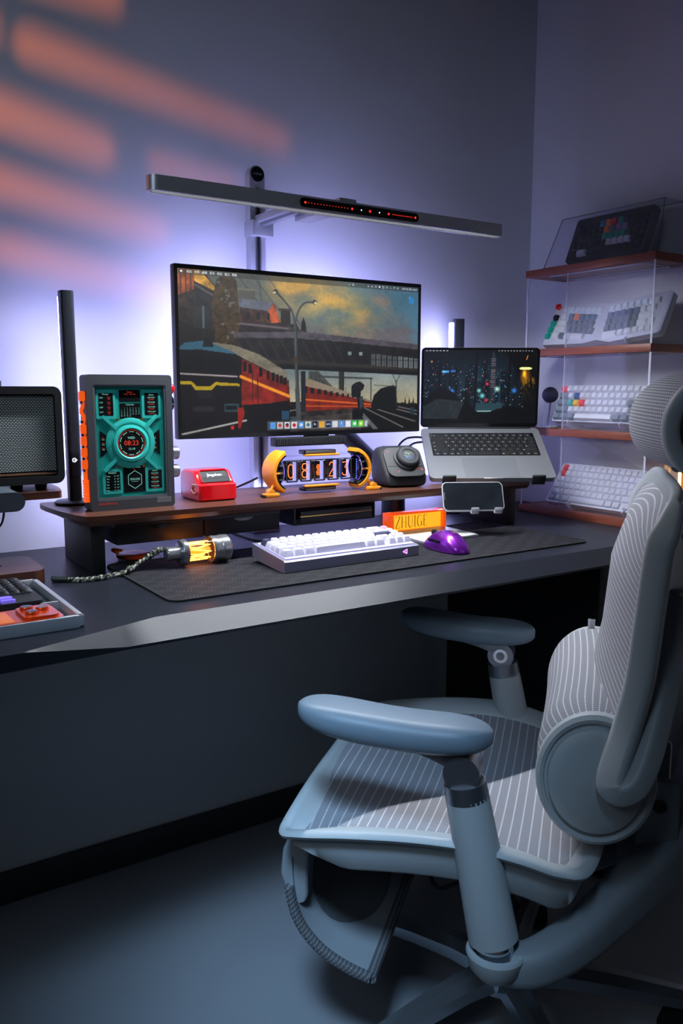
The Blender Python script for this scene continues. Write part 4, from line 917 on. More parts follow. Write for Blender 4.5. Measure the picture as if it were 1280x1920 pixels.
S = RX(math.radians(2)) @ T(0, .004, 0)
MB().prism(rrect(LW, LH, .010, 5), .004, S @ T(0, .004, LH/2 + .002) @ UP).obj('lid', alu, lp)
MB().prism(rrect(LW - .001, LH - .001, .0095, 5), .0008, S @ T(0, .0, LH/2 + .002) @ UP).obj('bezel', K['gloss_black'], lp)
ls_ = city_picture().obj('screen', LW - .012, LH - .016, S @ T(0, -.0010, LH/2 + .004) @ UP, lp, vcol_mat('laptop picture', 1.0)); ls_['label'] = 'dark screen with city lights and a yellow lamp'
mt = MB()
for i in range(7): mt.stroke([(-.0022, 0), (.0022, 0)], .0016, S @ T(-.136 + i*.0085, -.0013, LH - .006) @ UP)
for i in range(12): mt.stroke([(-.0014, 0), (.0014, 0)], .0016, S @ T(.045 + i*.0075, -.0013, LH - .006) @ UP)
mt.obj('menu_marks', emat('menu marks', (.6, .62, .65), .5), ls_, smooth=0)
MB().cyl((-.13, .002, -.002), (.13, .002, -.002), .005, n=12).obj('hinge', K['black'], lp)
st = thing('laptop_stand', 'black metal stand holding up the laptop by two front hooks', 'laptop stand', (HX, HY, ZD), TH)
z_ = HZ - ZD
BB = T(0, 0, z_) @ B
MB().box((0, 0, -.0135), (.26, .20, .004), .001, M=BB).obj('tray', K['black_metal'], st)
for x in (-.105, .105):
    MB().box((x, -LD/2 - .0045, -.002), (.032, .006, .026), .002, M=BB).obj('hook', K['soft_black'], st)
MB().cyl((0, -.07, ZR - ZD + .011), (0, -.07, z_ - .098), .016).obj('column', K['black_metal'], st)
MB().box((-.005, -.082, ZR - ZD + .006), (.09, .11, .012), .004).obj('foot', K['black_metal'], st)
MB().box((0, -.082, z_ - .092), (.05, .04, .02), .004).obj('tilt_joint', K['black_metal'], st)
cbl('laptop_cable', [(1.325, 1.640, .955), (1.30, 1.652, .957), (1.27, 1.652, .953), (1.235, 1.635, .935), (1.215, 1.61, .90), (1.21, 1.60, .863), (1.20, 1.62, .8605), (1.19, 1.67, .855), (1.19, 1.70, .80)], .0026, K['rubber'], 'upper black cable plugged into the left side of the laptop')
cbl('laptop_cable', [(1.330, 1.630, .943), (1.31, 1.640, .945), (1.285, 1.645, .940), (1.255, 1.632, .922), (1.238, 1.612, .895), (1.232, 1.602, .863), (1.23, 1.63, .8605), (1.23, 1.675, .855), (1.23, 1.70, .80)], .0026, K['rubber'], 'lower black cable plugged into the left side of the laptop')
# ------------------------------------------------------------------ phone on a two-prong holder
PHM = T(1.245, 1.368, .8105) @ RZ(math.radians(-29))
ph_ = thing('phone', 'black phone lying sideways in the silver two prong holder', 'phone', M=PHM)
PW, PH = .137, .068; PM = RX(math.radians(-28)) @ T(0, 0, PH/2)
MB().prism(rrect(PW, PH, .011, 6), .008, PM @ T(0, .008, 0) @ UP).obj('body', K['silver'], ph_)
MB().prism(rrect(PW - .004, PH - .004, .0095, 6), .0008, PM @ UP).obj('glass_front', pmat('dark phone glass', (.012, .014, .018), .12, coat=.5, var=.6, vscale=30), ph_)
MB().box((-.064, -.0009, 0), (.0015, .0006, .018), M=PM).obj('ear_slot', K['dark_silver'], ph_)
hd = thing('phone_holder', 'black phone holder with two silver prongs under the riser edge', 'phone holder', M=PHM)
for x in (-.0, .052):
    MB().box((x, -.002, -.0035), (.018, .016, .006), .0025).obj('prong', K['silver'], hd)
    MB().box((x, -.0085, .003), (.018, .004, .010), .0018).obj('prong_lip', K['silver'], hd)
MB().box((.02, .0112, .034), (.085, .004, .064), .001, M=RX(math.radians(-28))).obj('back_plate', K['black_metal'], hd)
MB().box((.02, .050, .031), (.03, .040, .010), .002).obj('bracket', K['black_metal'], hd)
# ------------------------------------------------------------------ lit bulb on a braided cord
bu = thing('filament_lamp', 'glowing filament lamp with chrome ends lying on the desk mat', 'lamp', (.625, 1.425, ZM + .0256), math.radians(3))
AX = RY(PI/2)
MB().lathe([(0, -.076), (.010, -.076), (.0125, -.073), (.0125, -.050), (.022, -.048), (.0245, -.044), (.0245, -.038), (.023, -.0375)], 32, AX).obj('cap', K['dark_chrome'], bu)
MB().lathe([(.0245, -.038), (.0245, .012)], 32, AX).obj('glass_tube', K['glass'], bu)
MB().lathe([(.022, .012), (.0245, .0125), (.0255, .015), (.0255, .020), (.0247, .021), (.0247, .030), (.0255, .031), (.0255, .046), (.0225, .050), (0, .050)], 36, AX).obj('chrome_end', K['dark_chrome'], bu)
MB().text('CASAR', .006, T(.033, -.0256, 0) @ UP @ RZ(PI/2)).obj('engraving', K['dark_silver'], bu, smooth=0)
fl = []
for i in range(97):
    a = i/96*2*PI; s = (i*8/96) % 1; fl.append((-.034 + .042*abs(2*s - 1), .0165*math.cos(a), .0165*math.sin(a)))
MB().tube(fl[:-1], .0012, 6, closed=True).obj('filament', emat('hot filament', (1, .30, .03), 9), bu)
MB().lathe([(.0055, -.038), (.0055, .012)], 16, AX).obj('inner_core', emat('orange glow core', (1, .20, .01), 2.2), bu)
cord = thing('braided_cord', 'green and white braided cord tied to the filament lamp', 'cord', (0, 0, 0))
cm = bpy.data.materials.new('camouflage paracord'); cm.use_nodes = True; nt = NT(cm.node_tree); b = cm.node_tree.nodes['Principled BSDF']
nt.link(nt.ramp(nt.noise(nt.coord('Object'), 170, 2), [(.42, (.02, .022, .02)), (.5, (.08, .085, .06)), (.6, (.42, .43, .36))]), b.inputs['Base Color']); b.inputs['Roughness'].default_value = .8
pth = crom([(.552, 1.422, .790), (.535, 1.428, .785), (.512, 1.432, .772), (.49, 1.425, .762), (.463, 1.41, .757), (.43, 1.404, .7555), (.405, 1.404, .7545), (.385, 1.412, .7545), (.368, 1.424, .7545)], 10)
pth = [Vector(p) for p in pth]
for ph0 in (0, PI):
    q = []
    for i, p in enumerate(pth):
        a = ph0 + i*.75; r_ = .0024; q.append(p + Vector((0, r_*math.cos(a), r_*math.sin(a))))
    MB().tube(q, .0027, 7).obj('strand', cm, cord)
kk = MB()
for i in range(3): c0 = pth[34 + i]; kk.tube([c0 + Vector((.0015*i, .0058*math.cos(a), .0052*math.sin(a))) for a in np.linspace(0, 2*PI, 11)[:-1]], .0024, 6, closed=True)
for i in range(5): c0 = pth[9 + i*2]; kk.tube([c0 + Vector((0, .0055*math.cos(a), .0055*math.sin(a))) for a in np.linspace(0, 2*PI, 11)[:-1]], .0019, 6, closed=True)
kk.obj('knot', cm, cord)
for dy in (0, .009): MB().cyl((.352, 1.433 + dy, .7555), (.374, 1.419 + dy, .7555), .0046, n=14).obj('end_tube', pmat('green metal end' + str(dy), (.05, .065, .055), .35, .6), cord)
# orange puck behind the riser leg
pk = thing('charging_puck', 'dim orange round puck on the desk behind the riser leg', 'charger', (.535, 1.555, ZM))
MB().lathe([(0, 0), (.030, 0), (.032, .002), (.032, .007), (.028, .009), (.012, .0085), (0, .008)], 32).obj('body', pmat('dull orange plastic', (.55, .09, .02), .4), pk)
MB().tube(crom([(-.024, .012, .008), (-.034, .016, .014), (-.036, .006, .018), (-.022, -.004, .016)], 5), .003, 8).obj('loop', K['orange'], pk)
# ------------------------------------------------------------------ left end of the desk: wooden rest, metal tray, pocket keyboard, orange phone
wr = thing('wooden_rest', 'dark walnut rest with a slot at the left edge of the desk', 'wooden tray', (.235, 1.505, ZD))
MB().ring(rrect(.215, .15, .022, 6), rrect(.10, .014, .006, 6), .024).obj('block', K['walnut'], wr)
MB().box((.0, 0, .004), (.11, .02, .006)).obj('slot_floor', K['walnut'], wr)
ty = thing('metal_tray', 'brushed metal tray with two felt lined compartments on the desk', 'tray', (.185, 1.266, ZD))
TW, TD = .265, .268
MB().box((0, 0, .002), (TW, TD, .004), .001).obj('floor_plate', K['silver'], ty)
rm = MB()
for x in (-1, 1): rm.box((x*(TW/2 - .004), 0, .009), (.008, TD, .018), .0012)
for y in (-1, 1): rm.box((0, y*(TD/2 - .004), .009), (TW, .008, .018), .0012)
rm.obj('rim', K['silver'], ty); MB().box((0, -.03, .008), (TW - .016, .005, .016), .0008).obj('divider', K['silver'], ty)
felt = pmat('grey felt', (.10, .11, .11), .95, grain=.8, gscale=500)
MB().box((0, .049, .0048), (TW - .018, .146, .0016)).obj('felt_lining', felt, ty); MB().box((0, -.082, .0048), (TW - .018, .094, .0016)).obj('felt_lining', felt, ty)
pkb = thing('pocket_keyboard', 'small black pocket keyboard lying in the metal tray', 'keyboard', (.190, 1.222, ZD + .0056))
MB().prism(rrect(.20, .148, .01, 4), .016, T(0, .085, 0)).obj('body', K['soft_black'], pkb)
MB().prism(rrect(.19, .095, .004, 4), .003, T(0, .109, .016)).obj('key_deck', K['dark_silver'], pkb)
pm_ = pmat('black pocket key', (.012, .012, .014), .4)
for r in range(6):
    for c_ in range(12): inst('keycap', keycap(.0142, .0138, .004, pm_, .8), pkb, T(-.0855 + c_*.0155, .069 + r*.0157, .019))
vi = pmat('violet control pad', (.22, .16, .85), .4, emit=(.25, .18, 1), es=.4)
MB().prism(rrect(.022, .016, .005, 3), .005, T(.048, .034, .016)).obj('control_pad', vi, pkb); MB().prism(rrect(.020, .009, .004, 3), .004, T(.051, .021, .016)).obj('control_pad', vi, pkb)
oph = thing('orange_phone', 'orange phone lying face down at the front of the metal tray', 'phone', (.206, 1.170, ZD + .0056), math.radians(1.5))
om = pmat('metallic orange', (.80, .085, .015), .28, .45, coat=.4)
MB().prism(rrect(.172, .073, .010, 6), .013).obj('body', om, oph)
MB().box((-.03, 0, .0131), (.105, .060, .0006), .0002).obj('back_glass', pmat('pale orange glass', (.95, .22, .06), .4), oph)
MB().prism(rrect(.046, .064, .010, 6), .004, T(.058, 0, .0128)).obj('camera_plateau', om, oph)
for x, y in ((.048, .016), (.048, -.012), (.066, .004)):
    le = MB().lathe([(0, .0045), (.0078, .0045), (.0088, .003), (.0088, 0)], 20, T(x, y, .0166)).obj('camera_lens', om, oph); MB().cyl((x, y, .0205), (x, y, .0213), .007, n=18).obj('lens_glass', K['gloss_black'], le)
for x in (-.02, .0, .03): MB().box((x, -.0368, .0065), (.014, .001, .003), .0004).obj('side_button', om, oph)
# ------------------------------------------------------------------ display shelf against the right wall
sf = thing('display_shelf', 'four tier wooden display shelf with clear acrylic sides against the right wall', 'shelf', (1.636, 1.42, ZD))
SX, SY0, SY1 = XW - .002 - 1.636, 1.227 - 1.42, 1.622 - 1.42
tops = [.768, .9745, 1.178, 1.380]
for i, zt in enumerate(tops):
    MB().box((SX/2, (SY0+SY1)/2, zt - ZD - .009), (SX, SY1 - SY0, .018), .001).obj('board', K['shelf_wood'], sf)
for a, b_ in ((.768, .9565), (.9745, 1.160), (1.178, 1.362)):
    hh = b_ - a; zz = (a + b_)/2 - ZD
    for y in (SY1 - .004, SY0 + .004):
        p_ = MB().box((SX/2, y, zz), (SX - .012, .005, hh)).obj('side_panel', K['acrylic'], sf, smooth=0)
        MB().box((.0055, y, zz), (.0012, .005, hh)).obj('polished_edge', K['acrylic_edge'], p_, smooth=0)
    p_ = MB().box((.011, (SY0 + .008 + .067)/2, zz), (.004, .067 - SY0 - .008, hh)).obj('front_panel', K['acrylic'], sf, smooth=0)
    MB().box((.011, .068, zz), (.004, .0012, hh)).obj('polished_edge', K['acrylic_edge'], p_, smooth=0)
for i, zt in enumerate(tops[1:]):
    MB().ring(rrect(.11, .30, .02, 5), rrect(.095, .285, .015, 5), .003, T(.075, 0, zt - ZD - .021)).obj('underside_channel', K['acrylic_edge'], sf)
def shelf_frame(x, y, z_, tilt):
    t_ = math.radians(tilt); return Matrix(((0, math.cos(t_), -math.sin(t_), x), (-1, 0, 0, y), (0, math.sin(t_), math.cos(t_), z_), (0, 0, 0, 1)))
def easel(label, x, y, z0, zk, span):
    o = thing('acrylic_easel', label, 'stand', (x, y, z0), group='clear keyboard stands')
    for s in (-1, 1):
        e1 = MB(); e1.sweep([(.0, s*span, zk - z0 + .004), (.004, s*span, zk - z0 - .003), (.016, s*span, max(.003, zk - z0 - .010)), (.03, s*span, .002), (.062, s*span, .002)], [(-.007, -.0015), (.007, -.0015), (.007, .0015), (-.007, .0015)], up=(0, 1, 0))
        e1.obj('prong', K['acrylic_edge'], o)
        MB().sweep([(.03, s*span, .003), (.066, s*span, .095)], [(-.006, -.0015), (.006, -.0015), (.006, .0015), (-.006, .0015)], up=(0, 1, 0)).obj('back_rest', K['acrylic_edge'], o)
    MB().box((.066, 0, .088), (.003, span*2, .012)).obj('crosspiece', K['acrylic_edge'], o)
    return o
grp = 'keyboards on the display shelf'
kwh = pmat('white keycap', (.56, .56, .62), .45); kgr = pmat('slate grey keycap', (.13, .16, .20), .5); kbl = pmat('steel blue keycap', (.10, .14, .22), .5); kcy = pmat('pale cyan keycap', (.55, .62, .70), .5)
kred = pmat('red keycap', (.75, .02, .03), .35); kgn = pmat('green keycap', (.01, .33, .24), .35); kye = pmat('yellow keycap', (.85, .42, .02), .35); kor = pmat('orange keycap', (.85, .2, .04), .35); knv = pmat('dark blue keycap', (.01, .07, .25), .35); kcyan = pmat('blue keycap', (.02, .25, .45), .4); kbk = pmat('black keycap', (.012, .012, .014), .4); kpu = pmat('mauve keycap', (.25, .2, .38), .45)
# second tier: split ergonomic board
TA = 62
al = thing('split_keyboard', 'white split keyboard with blue grey keys on the third shelf up', 'keyboard', M=shelf_frame(1.655, 1.398, 1.196, TA), group=grp)
out = [(-.172, -.008), (-.04, -.010), (0, -.002), (.04, -.010), (.172, .008), (.176, .014), (.172, .112), (.165, .118), (.03, .104), (0, .098), (-.03, .104), (-.165, .104), (-.172, .098)]
MB().prism(out, .018, T(0, 0, -.018)).obj('case', pmat('pale lilac case', (.44, .45, .53), .45), al)
def apick_l(r, c_): return kwh if c_ == 0 and r > 0 else (kcy if r == 0 else (kwh if r == 4 and c_ > 1 else (kor if (r, c_) in ((1, 2),) else (kbl if r < 2 else kgr))))
def apick_r(r, c_): return kcy if r == 0 and c_ < 6 else (kwh if c_ >= 5 or r == 4 else (kor if (r, c_) == (4, 1) else (kbl if r < 2 else kgr)))
Lrows = [[1]*7, [1.4] + [1]*5, [1.6] + [1]*5, [2.0] + [1]*5, [1.2, 1, 1.2, 2.4]]
Rrows = [[1]*6 + [1.8], [1]*6 + [1.4], [1]*5 + [2.2], [1]*5 + [1.6, 1], [2.4, 1, 1.2, 1, 1, 1]]
keys(al, Lrows, .0182, .004, .007, 0, apick_l, M=T(-.148, .005, 0) @ RZ(math.radians(-6)))
keys(al, Rrows, .0182, .004, .007, 0, apick_r, M=T(.016, -.006, 0) @ RZ(math.radians(6)))
for r in range(4): inst('keycap', keycap(.0155, .0155, .008, [kgn, kgn, kgn, kbk][r], .72), al, T(-.163 + r*.0012, .016 + r*.0178, 0))
rk = MB(); rk.lathe([(.007, .002), (.009, .004), (.009, .008), (.007, .010)], 5, T(-.162, .100, 0)); rk.lathe([(0, .004), (.004, .004), (.004, .014), (0, .014)], 12, T(-.162, .100, 0)); rk.obj('red_knob', kred, al)
easel('clear stand under the split keyboard', 1.652, 1.40, 1.178, 1.194, .09)
# third tier: white keyboard with coloured accents
ck = thing('accent_keyboard', 'white keyboard with red, blue, green and yellow accent keys', 'keyboard', M=shelf_frame(1.652, 1.385, .996, 66), group=grp)
MB().prism(rrect(.29, .100, .006, 3), .016, T(0, .048, -.016)).obj('case', pmat('grey case', (.35, .37, .42), .45), ck)
acc = {(0, 0): kred, (1, 1): kwh, (1, 2): knv, (2, 1): kgn, (2, 2): kye, (2, 3): kred}
def cpick(r, c_):
    if (r, c_) in acc: return acc[(r, c_)]
    if c_ == 0 or (r == 4 and c_ != 3) or (r in (2, 3) and c_ > 10): return kgr
    return kwh
keys(ck, ROW60, .0187, .001, .009, 0, cpick, M=T(-.140, 0, 0))
easel('clear stand under the keyboard with accent keys', 1.648, 1.39, .9745, .992, .08)
bl_ = thing('ball_ornament', 'dark ball on a slanted white foot beside the accent keyboard', 'ornament', (1.672, 1.556, .9745))
bm_ = pmat('dark blue rubber', (.045, .05, .09), .5)
mb = MB().lathe([(.021*math.sin(a), -.021*math.cos(a)) for a in np.linspace(0, PI, 15)], 24, T(0, 0, .086)); mb.obj('ball', bm_, bl_)
MB().sweep([(0, .006, .068), (.004, .014, .03), (.006, .02, .006)], rrect(.018, .008, .003, 2), up=(1, 0, 0)).obj('foot', K['white'], bl_); MB().box((0, .005, .003), (.03, .045, .006), .002).obj('plate', K['white'], bl_)
# bottom tier: all white board
wk = thing('white_keyboard', 'all white keyboard with red corner keys on the lowest shelf', 'keyboard', M=shelf_frame(1.656, 1.390, .787, 55), group=grp)
MB().prism(rrect(.308, .118, .006, 3), .016, T(0, .055, -.016)).obj('case', pmat('white case', (.62, .62, .70), .45), wk)
R75 = [[1]*15] + [r_ for r_ in ROW65]
keys(wk, R75, .0182, .000, .006, 0, lambda r, c_: kred if (r < 2 and c_ == 0) else kwh, M=T(-.146, 0, 0), top=.82)
easel('clear stand under the all white keyboard', 1.648, 1.375, .768, .783, .085)
# top: black macro board under a clear cover
bk = thing('black_keyboard', 'black keyboard with a few coloured keys on the top shelf', 'keyboard', M=shelf_frame(1.668, 1.402, 1.394, 68), group=grp)
MB().prism(rrect(.232, .118, .008, 4), .020, T(0, .054, -.020)).obj('case', K['soft_black'], bk)
cl_ = {(0, 4): kcyan, (0, 5): kor, (0, 6): kred, (0, 7): kgn, (1, 5): kor, (1, 6): kgr, (1, 7): kpu, (1, 8): kpu, (2, 5): kgn, (2, 6): kgn, (2, 7): kgn, (2, 8): kgn, (3, 6): kwh, (3, 7): kwh, (3, 8): kwh, (3, 9): kwh}
keys(bk, [[1]*12, [1]*12, [1]*12, [1]*12, [1.3, 1.7, 6, 1, 1, 1]], .0178, .006, .008, 0, lambda r, c_: cl_.get((r, c_), kwh if (r, c_) == (4, 1) else kbk), M=T(-.106, 0, 0))
cv = thing('acrylic_cover', 'clear acrylic dust cover over the black keyboard on top of the shelf', 'cover', (1.652, 1.405, 1.380))
A_ = K['acrylic']; E_ = K['acrylic_edge']
SL = .042                                                            # the cover leans with the board
def sheet(p, q, r, s_, th, mat_, par, nm='sheet'):
    P_ = [Vector(v) for v in (p, q, r, s_)]; n_ = (P_[1]-P_[0]).cross(P_[3]-P_[0]).normalized()*th/2
    return MB().loft([[v - n_ for v in P_], [v + n_ for v in P_]]).obj(nm, mat_, par, smooth=0)
y0_, y1_, hh_ = -.172, .170, .124
sheet((0, y0_, 0), (0, y1_, 0), (SL, y1_ - .02, hh_), (SL, y0_ + .02, hh_), .003, A_, cv, 'front_sheet')
sheet((0, y1_, 0), (.085, y1_, 0), (SL + .07, y1_ - .02, hh_), (SL, y1_ - .02, hh_), .003, A_, cv, 'end_sheet')
sheet((0, y0_, 0), (.085, y0_, 0), (SL + .07, y0_ + .02, hh_), (SL, y0_ + .02, hh_), .003, A_, cv, 'end_sheet')
sheet((SL, y0_ + .02, hh_), (SL, y1_ - .02, hh_), (SL + .07, y1_ - .02, hh_), (SL + .07, y0_ + .02, hh_), .003, A_, cv, 'top_sheet')
ed = MB()
for a, b_ in (((0, y1_, .002), (SL, y1_ - .02, hh_)), ((0, y0_, .002), (SL, y0_ + .02, hh_)), ((SL, y0_ + .02, hh_), (SL, y1_ - .02, hh_)), ((SL + .07, y0_ + .02, hh_), (SL + .07, y1_ - .02, hh_)), ((0, y0_, .002), (0, y1_, .002))): ed.cyl(a, b_, .0013, n=6)
ed.obj('edges', pmat('shaded acrylic edge', (.16, .16, .22), .2, alpha=.55), cv)
# ------------------------------------------------------------------ wooden wall panel with a warm light tube, right edge of the picture
wp = thing('wood_panel', 'brown slatted wooden panel standing on the desk by the right wall', 'panel', (XW - .003, 1.138, ZD + .0005))
MB().box((-.008, 0, .10), (.014, .17, .20), .001).obj('backboard', K['panel_wood'], wp)
me = MB().box((0, 0, 0), (.014, .022, .20), .002).mesh('slat', K['panel_wood'])
for i in range(6): inst('slat', me, wp, T(-.022, -.070 + i*.0282, .10))
tu = thing('light_tube', 'thin warm orange light tube on the wooden panel', 'light', (XW - .0385, 1.214, ZD + .0005))
MB().cyl((0, 0, .012), (0, 0, .188), .0034, n=12).obj('tube', emat('warm light tube', (1, .50, .12), 9.0), tu)
for z_ in (.006, .192): MB().box((.002, 0, z_), (.012, .010, .012), .001).obj('clip', K['black'], tu)
# ------------------------------------------------------------------ office chair (local x forward, y to its left)
chair = thing('office_chair', 'pale grey mesh office chair with armrests and headrest in front of the desk', 'chair', (.939, .935, 0), math.radians(130.5))
shell = pmat('pale grey plastic', (.48, .52, .54), .42, grain=.05)
shell2 = pmat('mid grey plastic', (.28, .31, .335), .5)
padm = pmat('blue grey armrest', (.19, .25, .31), .42)
FAB = dict(dark=(.10, .105, .125), light=(.86, .86, .92))
f_seat = fabric('seat mesh', .0142, **FAB, line=.075); f_back = fabric('back mesh', .0088, **FAB, line=.11); f_lum = fabric('lumbar mesh', .0105, **FAB, line=.09); f_head = fabric('headrest mesh', .0042, (.14, .15, .18), (.9, .92, .96), .0030, .22)
f_dark = fabric('dark legrest mesh', .006, (.015, .016, .02), (.26, .27, .29), .003, .2)
def mirror(p): return (p[0], -p[1], p[2])
def obj2(mbf, name, mat, parent=chair, **k):                          # the same part on both sides
    for s in (1, -1): mbf(s).obj(name, mat, parent, **k)
# seat rim: a loop all round with an apron below
half = [(.290, 0, .470), (.291, .11, .470), (.296, .20, .458), (.302, .243, .437), (.270, .262, .446), (.20, .267, .458), (.11, .269, .468), (.03, .268, .469), (-.04, .262, .457), (-.09, .250, .440), (-.125, .225, .436), (-.145, .12, .444), (-.15, 0, .446)]
loop = half + [mirror(p) for p in half[-2:0:-1]]
rim = crom(loop, 5, closed=True); m_ = len(rim)
def rim_sec(i, t):
    u, v, z_ = rim[i]; side = min(1, abs(v)/.25); apron = .016 + .040*side**3*max(0, min(1, (.29 - u)/.08))*max(0, min(1, (u + .16)/.06)); inn = .016 + .024*side**2*max(0, min(1, (.30-u)/.1))
    return [(-inn, -.010), (-inn*.6, -.001), (-.003, .004), (.005, .0025), (.008, -.003), (.004, -.009), (-.010, -.012), (-.013, -.012 - apron*.85), (-.024, -.012 - apron), (-.032, -.012 - apron), (-max(inn + .002, .034), -.016)]
def closed_rim(sec_sign):
    mb = MB(); P_ = [Vector(p) for p in rim]; rings = []
    for i in range(m_):
        t_ = (P_[(i+1) % m_] - P_[i-1]); t_.z = 0; t_.normalize(); out = Vector((t_.y, -t_.x, 0))
        if out.dot(P_[i] - Vector((.07, 0, P_[i].z))) < 0: out = -out
        rings.append([P_[i] + out*a + Vector((0, 0, b_)) for a, b_ in rim_sec(i, 0)])
    mb.loft(rings, closed=True); return mb
closed_rim(1).obj('seat_frame', shell, chair, smooth=60)
# seat mesh: rows across the seat between the two rim sides
rim_half = crom(half, 8); rh = np.array(rim_half)
def edge_at(u):                                                       # half width and height of the rim at depth u (side part)
    side = rh[np.argmax(rh[:, 0]):]; us = side[:, 0][::-1]; return np.interp(u, us, side[:, 1][::-1]), np.interp(u, us, side[:, 2][::-1])
def seat_pt(s, t):
    u = -.138 + .425*t; wv_, zz = edge_at(min(.296, u)); v = (2*s - 1)
    zc_ = np.interp(u, [-.14, -.05, .1, .22, .29], [.440, .430, .436, .452, .468])
    ww = max(.02, wv_ - .030); k = abs(v)**2.4
    return (u, v*ww, zc_*(1-k) + (zz - .011)*k)
MB().grid(seat_pt, 40, 44, uv=lambda s, t: (t*.425, s*.47)).obj('seat_mesh', f_seat, chair, smooth=80)
# under the seat: pan, mechanism, column
obj2(lambda s: MB().sweep(crom([(.22, s*.15, .395), (.12, s*.165, .388), (-.02, s*.16, .384), (-.1, s*.14, .385)], 4), rrect(.05, .022, .008, 3)), 'pan_rail', shell2)
MB().loft([[(u, v, z_) for v, z_ in rrect(w_, h_, .012, 3)] and [(u, a, zc2 + b_) for a, b_ in rrect(w_, h_, .012, 3)] for u, w_, h_, zc2 in ((.15, .16, .03, .385), (.10, .22, .045, .372), (-.02, .24, .055, .365), (-.12, .2, .05, .37), (-.17, .12, .04, .37))]).obj('mechanism', shell2, chair)
MB().lathe([(0, .10), (.025, .10), (.025, .22), (.018, .22), (.018, .345), (0, .345)], 24).obj('gas_column', K['black_metal'], chair)
MB().tube(crom([(.10, .10, .36), (.10, .15, .345), (.08, .19, .35), (.05, .2, .37)], 5), .0035, 7).obj('lever_cable', K['rubber'], chair)
MB().box((.0, .145, .345), (.05, .02, .02), .004).obj('lever', K['chrome'], chair)
# folded leg rest
prof = crom([(.312, .365), (.308, .31), (.292, .262), (.258, .225), (.215, .203), (.180, .193)], 5); np_ = len(prof)
def lr(off, v0, v1, nm, mat_, uv=False, taper=0.0):
    mb = MB(); Q = [Vector((p[0], 0, p[1])) for p in prof]; ins = []
    for i, q in enumerate(Q):
        t_ = (Q[min(i+1, np_-1)] - Q[max(0, i-1)]).normalized(); ins.append(Vector((t_.z, 0, -t_.x)))
    def fn(s, t): i = int(round(t*(np_-1))); w_ = 1 - taper*t; p = Q[i] + ins[i]*off; return (p.x, (v0 + (v1-v0)*s)*w_, p.z)
    mb.grid(fn, 16, np_-1, uv=(lambda s, t: (t*.2, s*(v1-v0))) if uv else None)
    return mb
def lr_solid(o0, o1, v0, v1, taper=0.0):
    Q = [Vector((p[0], 0, p[1])) for p in prof]; rings = []
    for i, q in enumerate(Q):
        t_ = (Q[min(i+1, np_-1)] - Q[max(0, i-1)]).normalized(); n_ = Vector((t_.z, 0, -t_.x)); w_ = 1 - taper*i/(np_-1)
        rings.append([q + n_*o0 + Vector((0, v0*w_, 0)), q + n_*o1 + Vector((0, v0*w_, 0)), q + n_*o1 + Vector((0, v1*w_, 0)), q + n_*o0 + Vector((0, v1*w_, 0))])
    return MB().loft(rings)
sgn = 1
lr_solid(0, .006, -.20, .20).obj('leg_rest_shell', shell2, chair, smooth=40)
cov = MB()                                                            # woven cover on the outside and round the edge
for v in (-.203, .203):
    Q = [(p[0], v, p[1]) for p in prof[4:]]; cov.sweep(Q, lambda i, t: rrect(.014, .016, .005, 2), up=(0, 1, 0))
cov.sweep([(prof[-1][0], -.203, prof[-1][1]), (prof[-1][0], .203, prof[-1][1])], rrect(.018, .018, .006, 2))
for i in range(len(cov.v)): x_, y_, zz = cov.v[i]; cov.uv[i] = (x_*.7 + zz*.7, y_ + x_)
cov.obj('leg_rest_edge', f_dark, chair)
def lens(s, t):
    a = 2*PI*s; r_ = t; i = min(np_-1, max(0, (.48 - .38*r_*math.cos(a))*(np_-1))); i0 = int(i); i1 = min(np_-1, i0+1); f_ = i - i0
    q = np.array(prof[i0])*(1-f_) + np.array(prof[i1])*f_; tv = np.array(prof[i1]) - np.array(prof[max(0, i0-1)]); tv = tv/(np.linalg.norm(tv)+1e-9)
    p = q + np.array([tv[1], -tv[0]])*.0072; return (p[0], .0 + .145*r_*math.sin(a), p[1])
MB().grid(lens, 32, 6, uv=lambda s, t: (.2*t*math.cos(2*PI*s), .2*t*math.sin(2*PI*s))).obj('leg_rest_mesh', f_dark, chair)
obj2(lambda s: MB().sweep([(.296, s*.185, .400), (.303, s*.187, .370), (.306, s*.188, .335), (.300, s*.188, .300), (.296, s*.188, .290)], lambda i, t: rrect((.030, .042, .044, .034, .020)[i], .014, .006, 3), up=(0, 1, 0)), 'leg_rest_hinge', shell2)
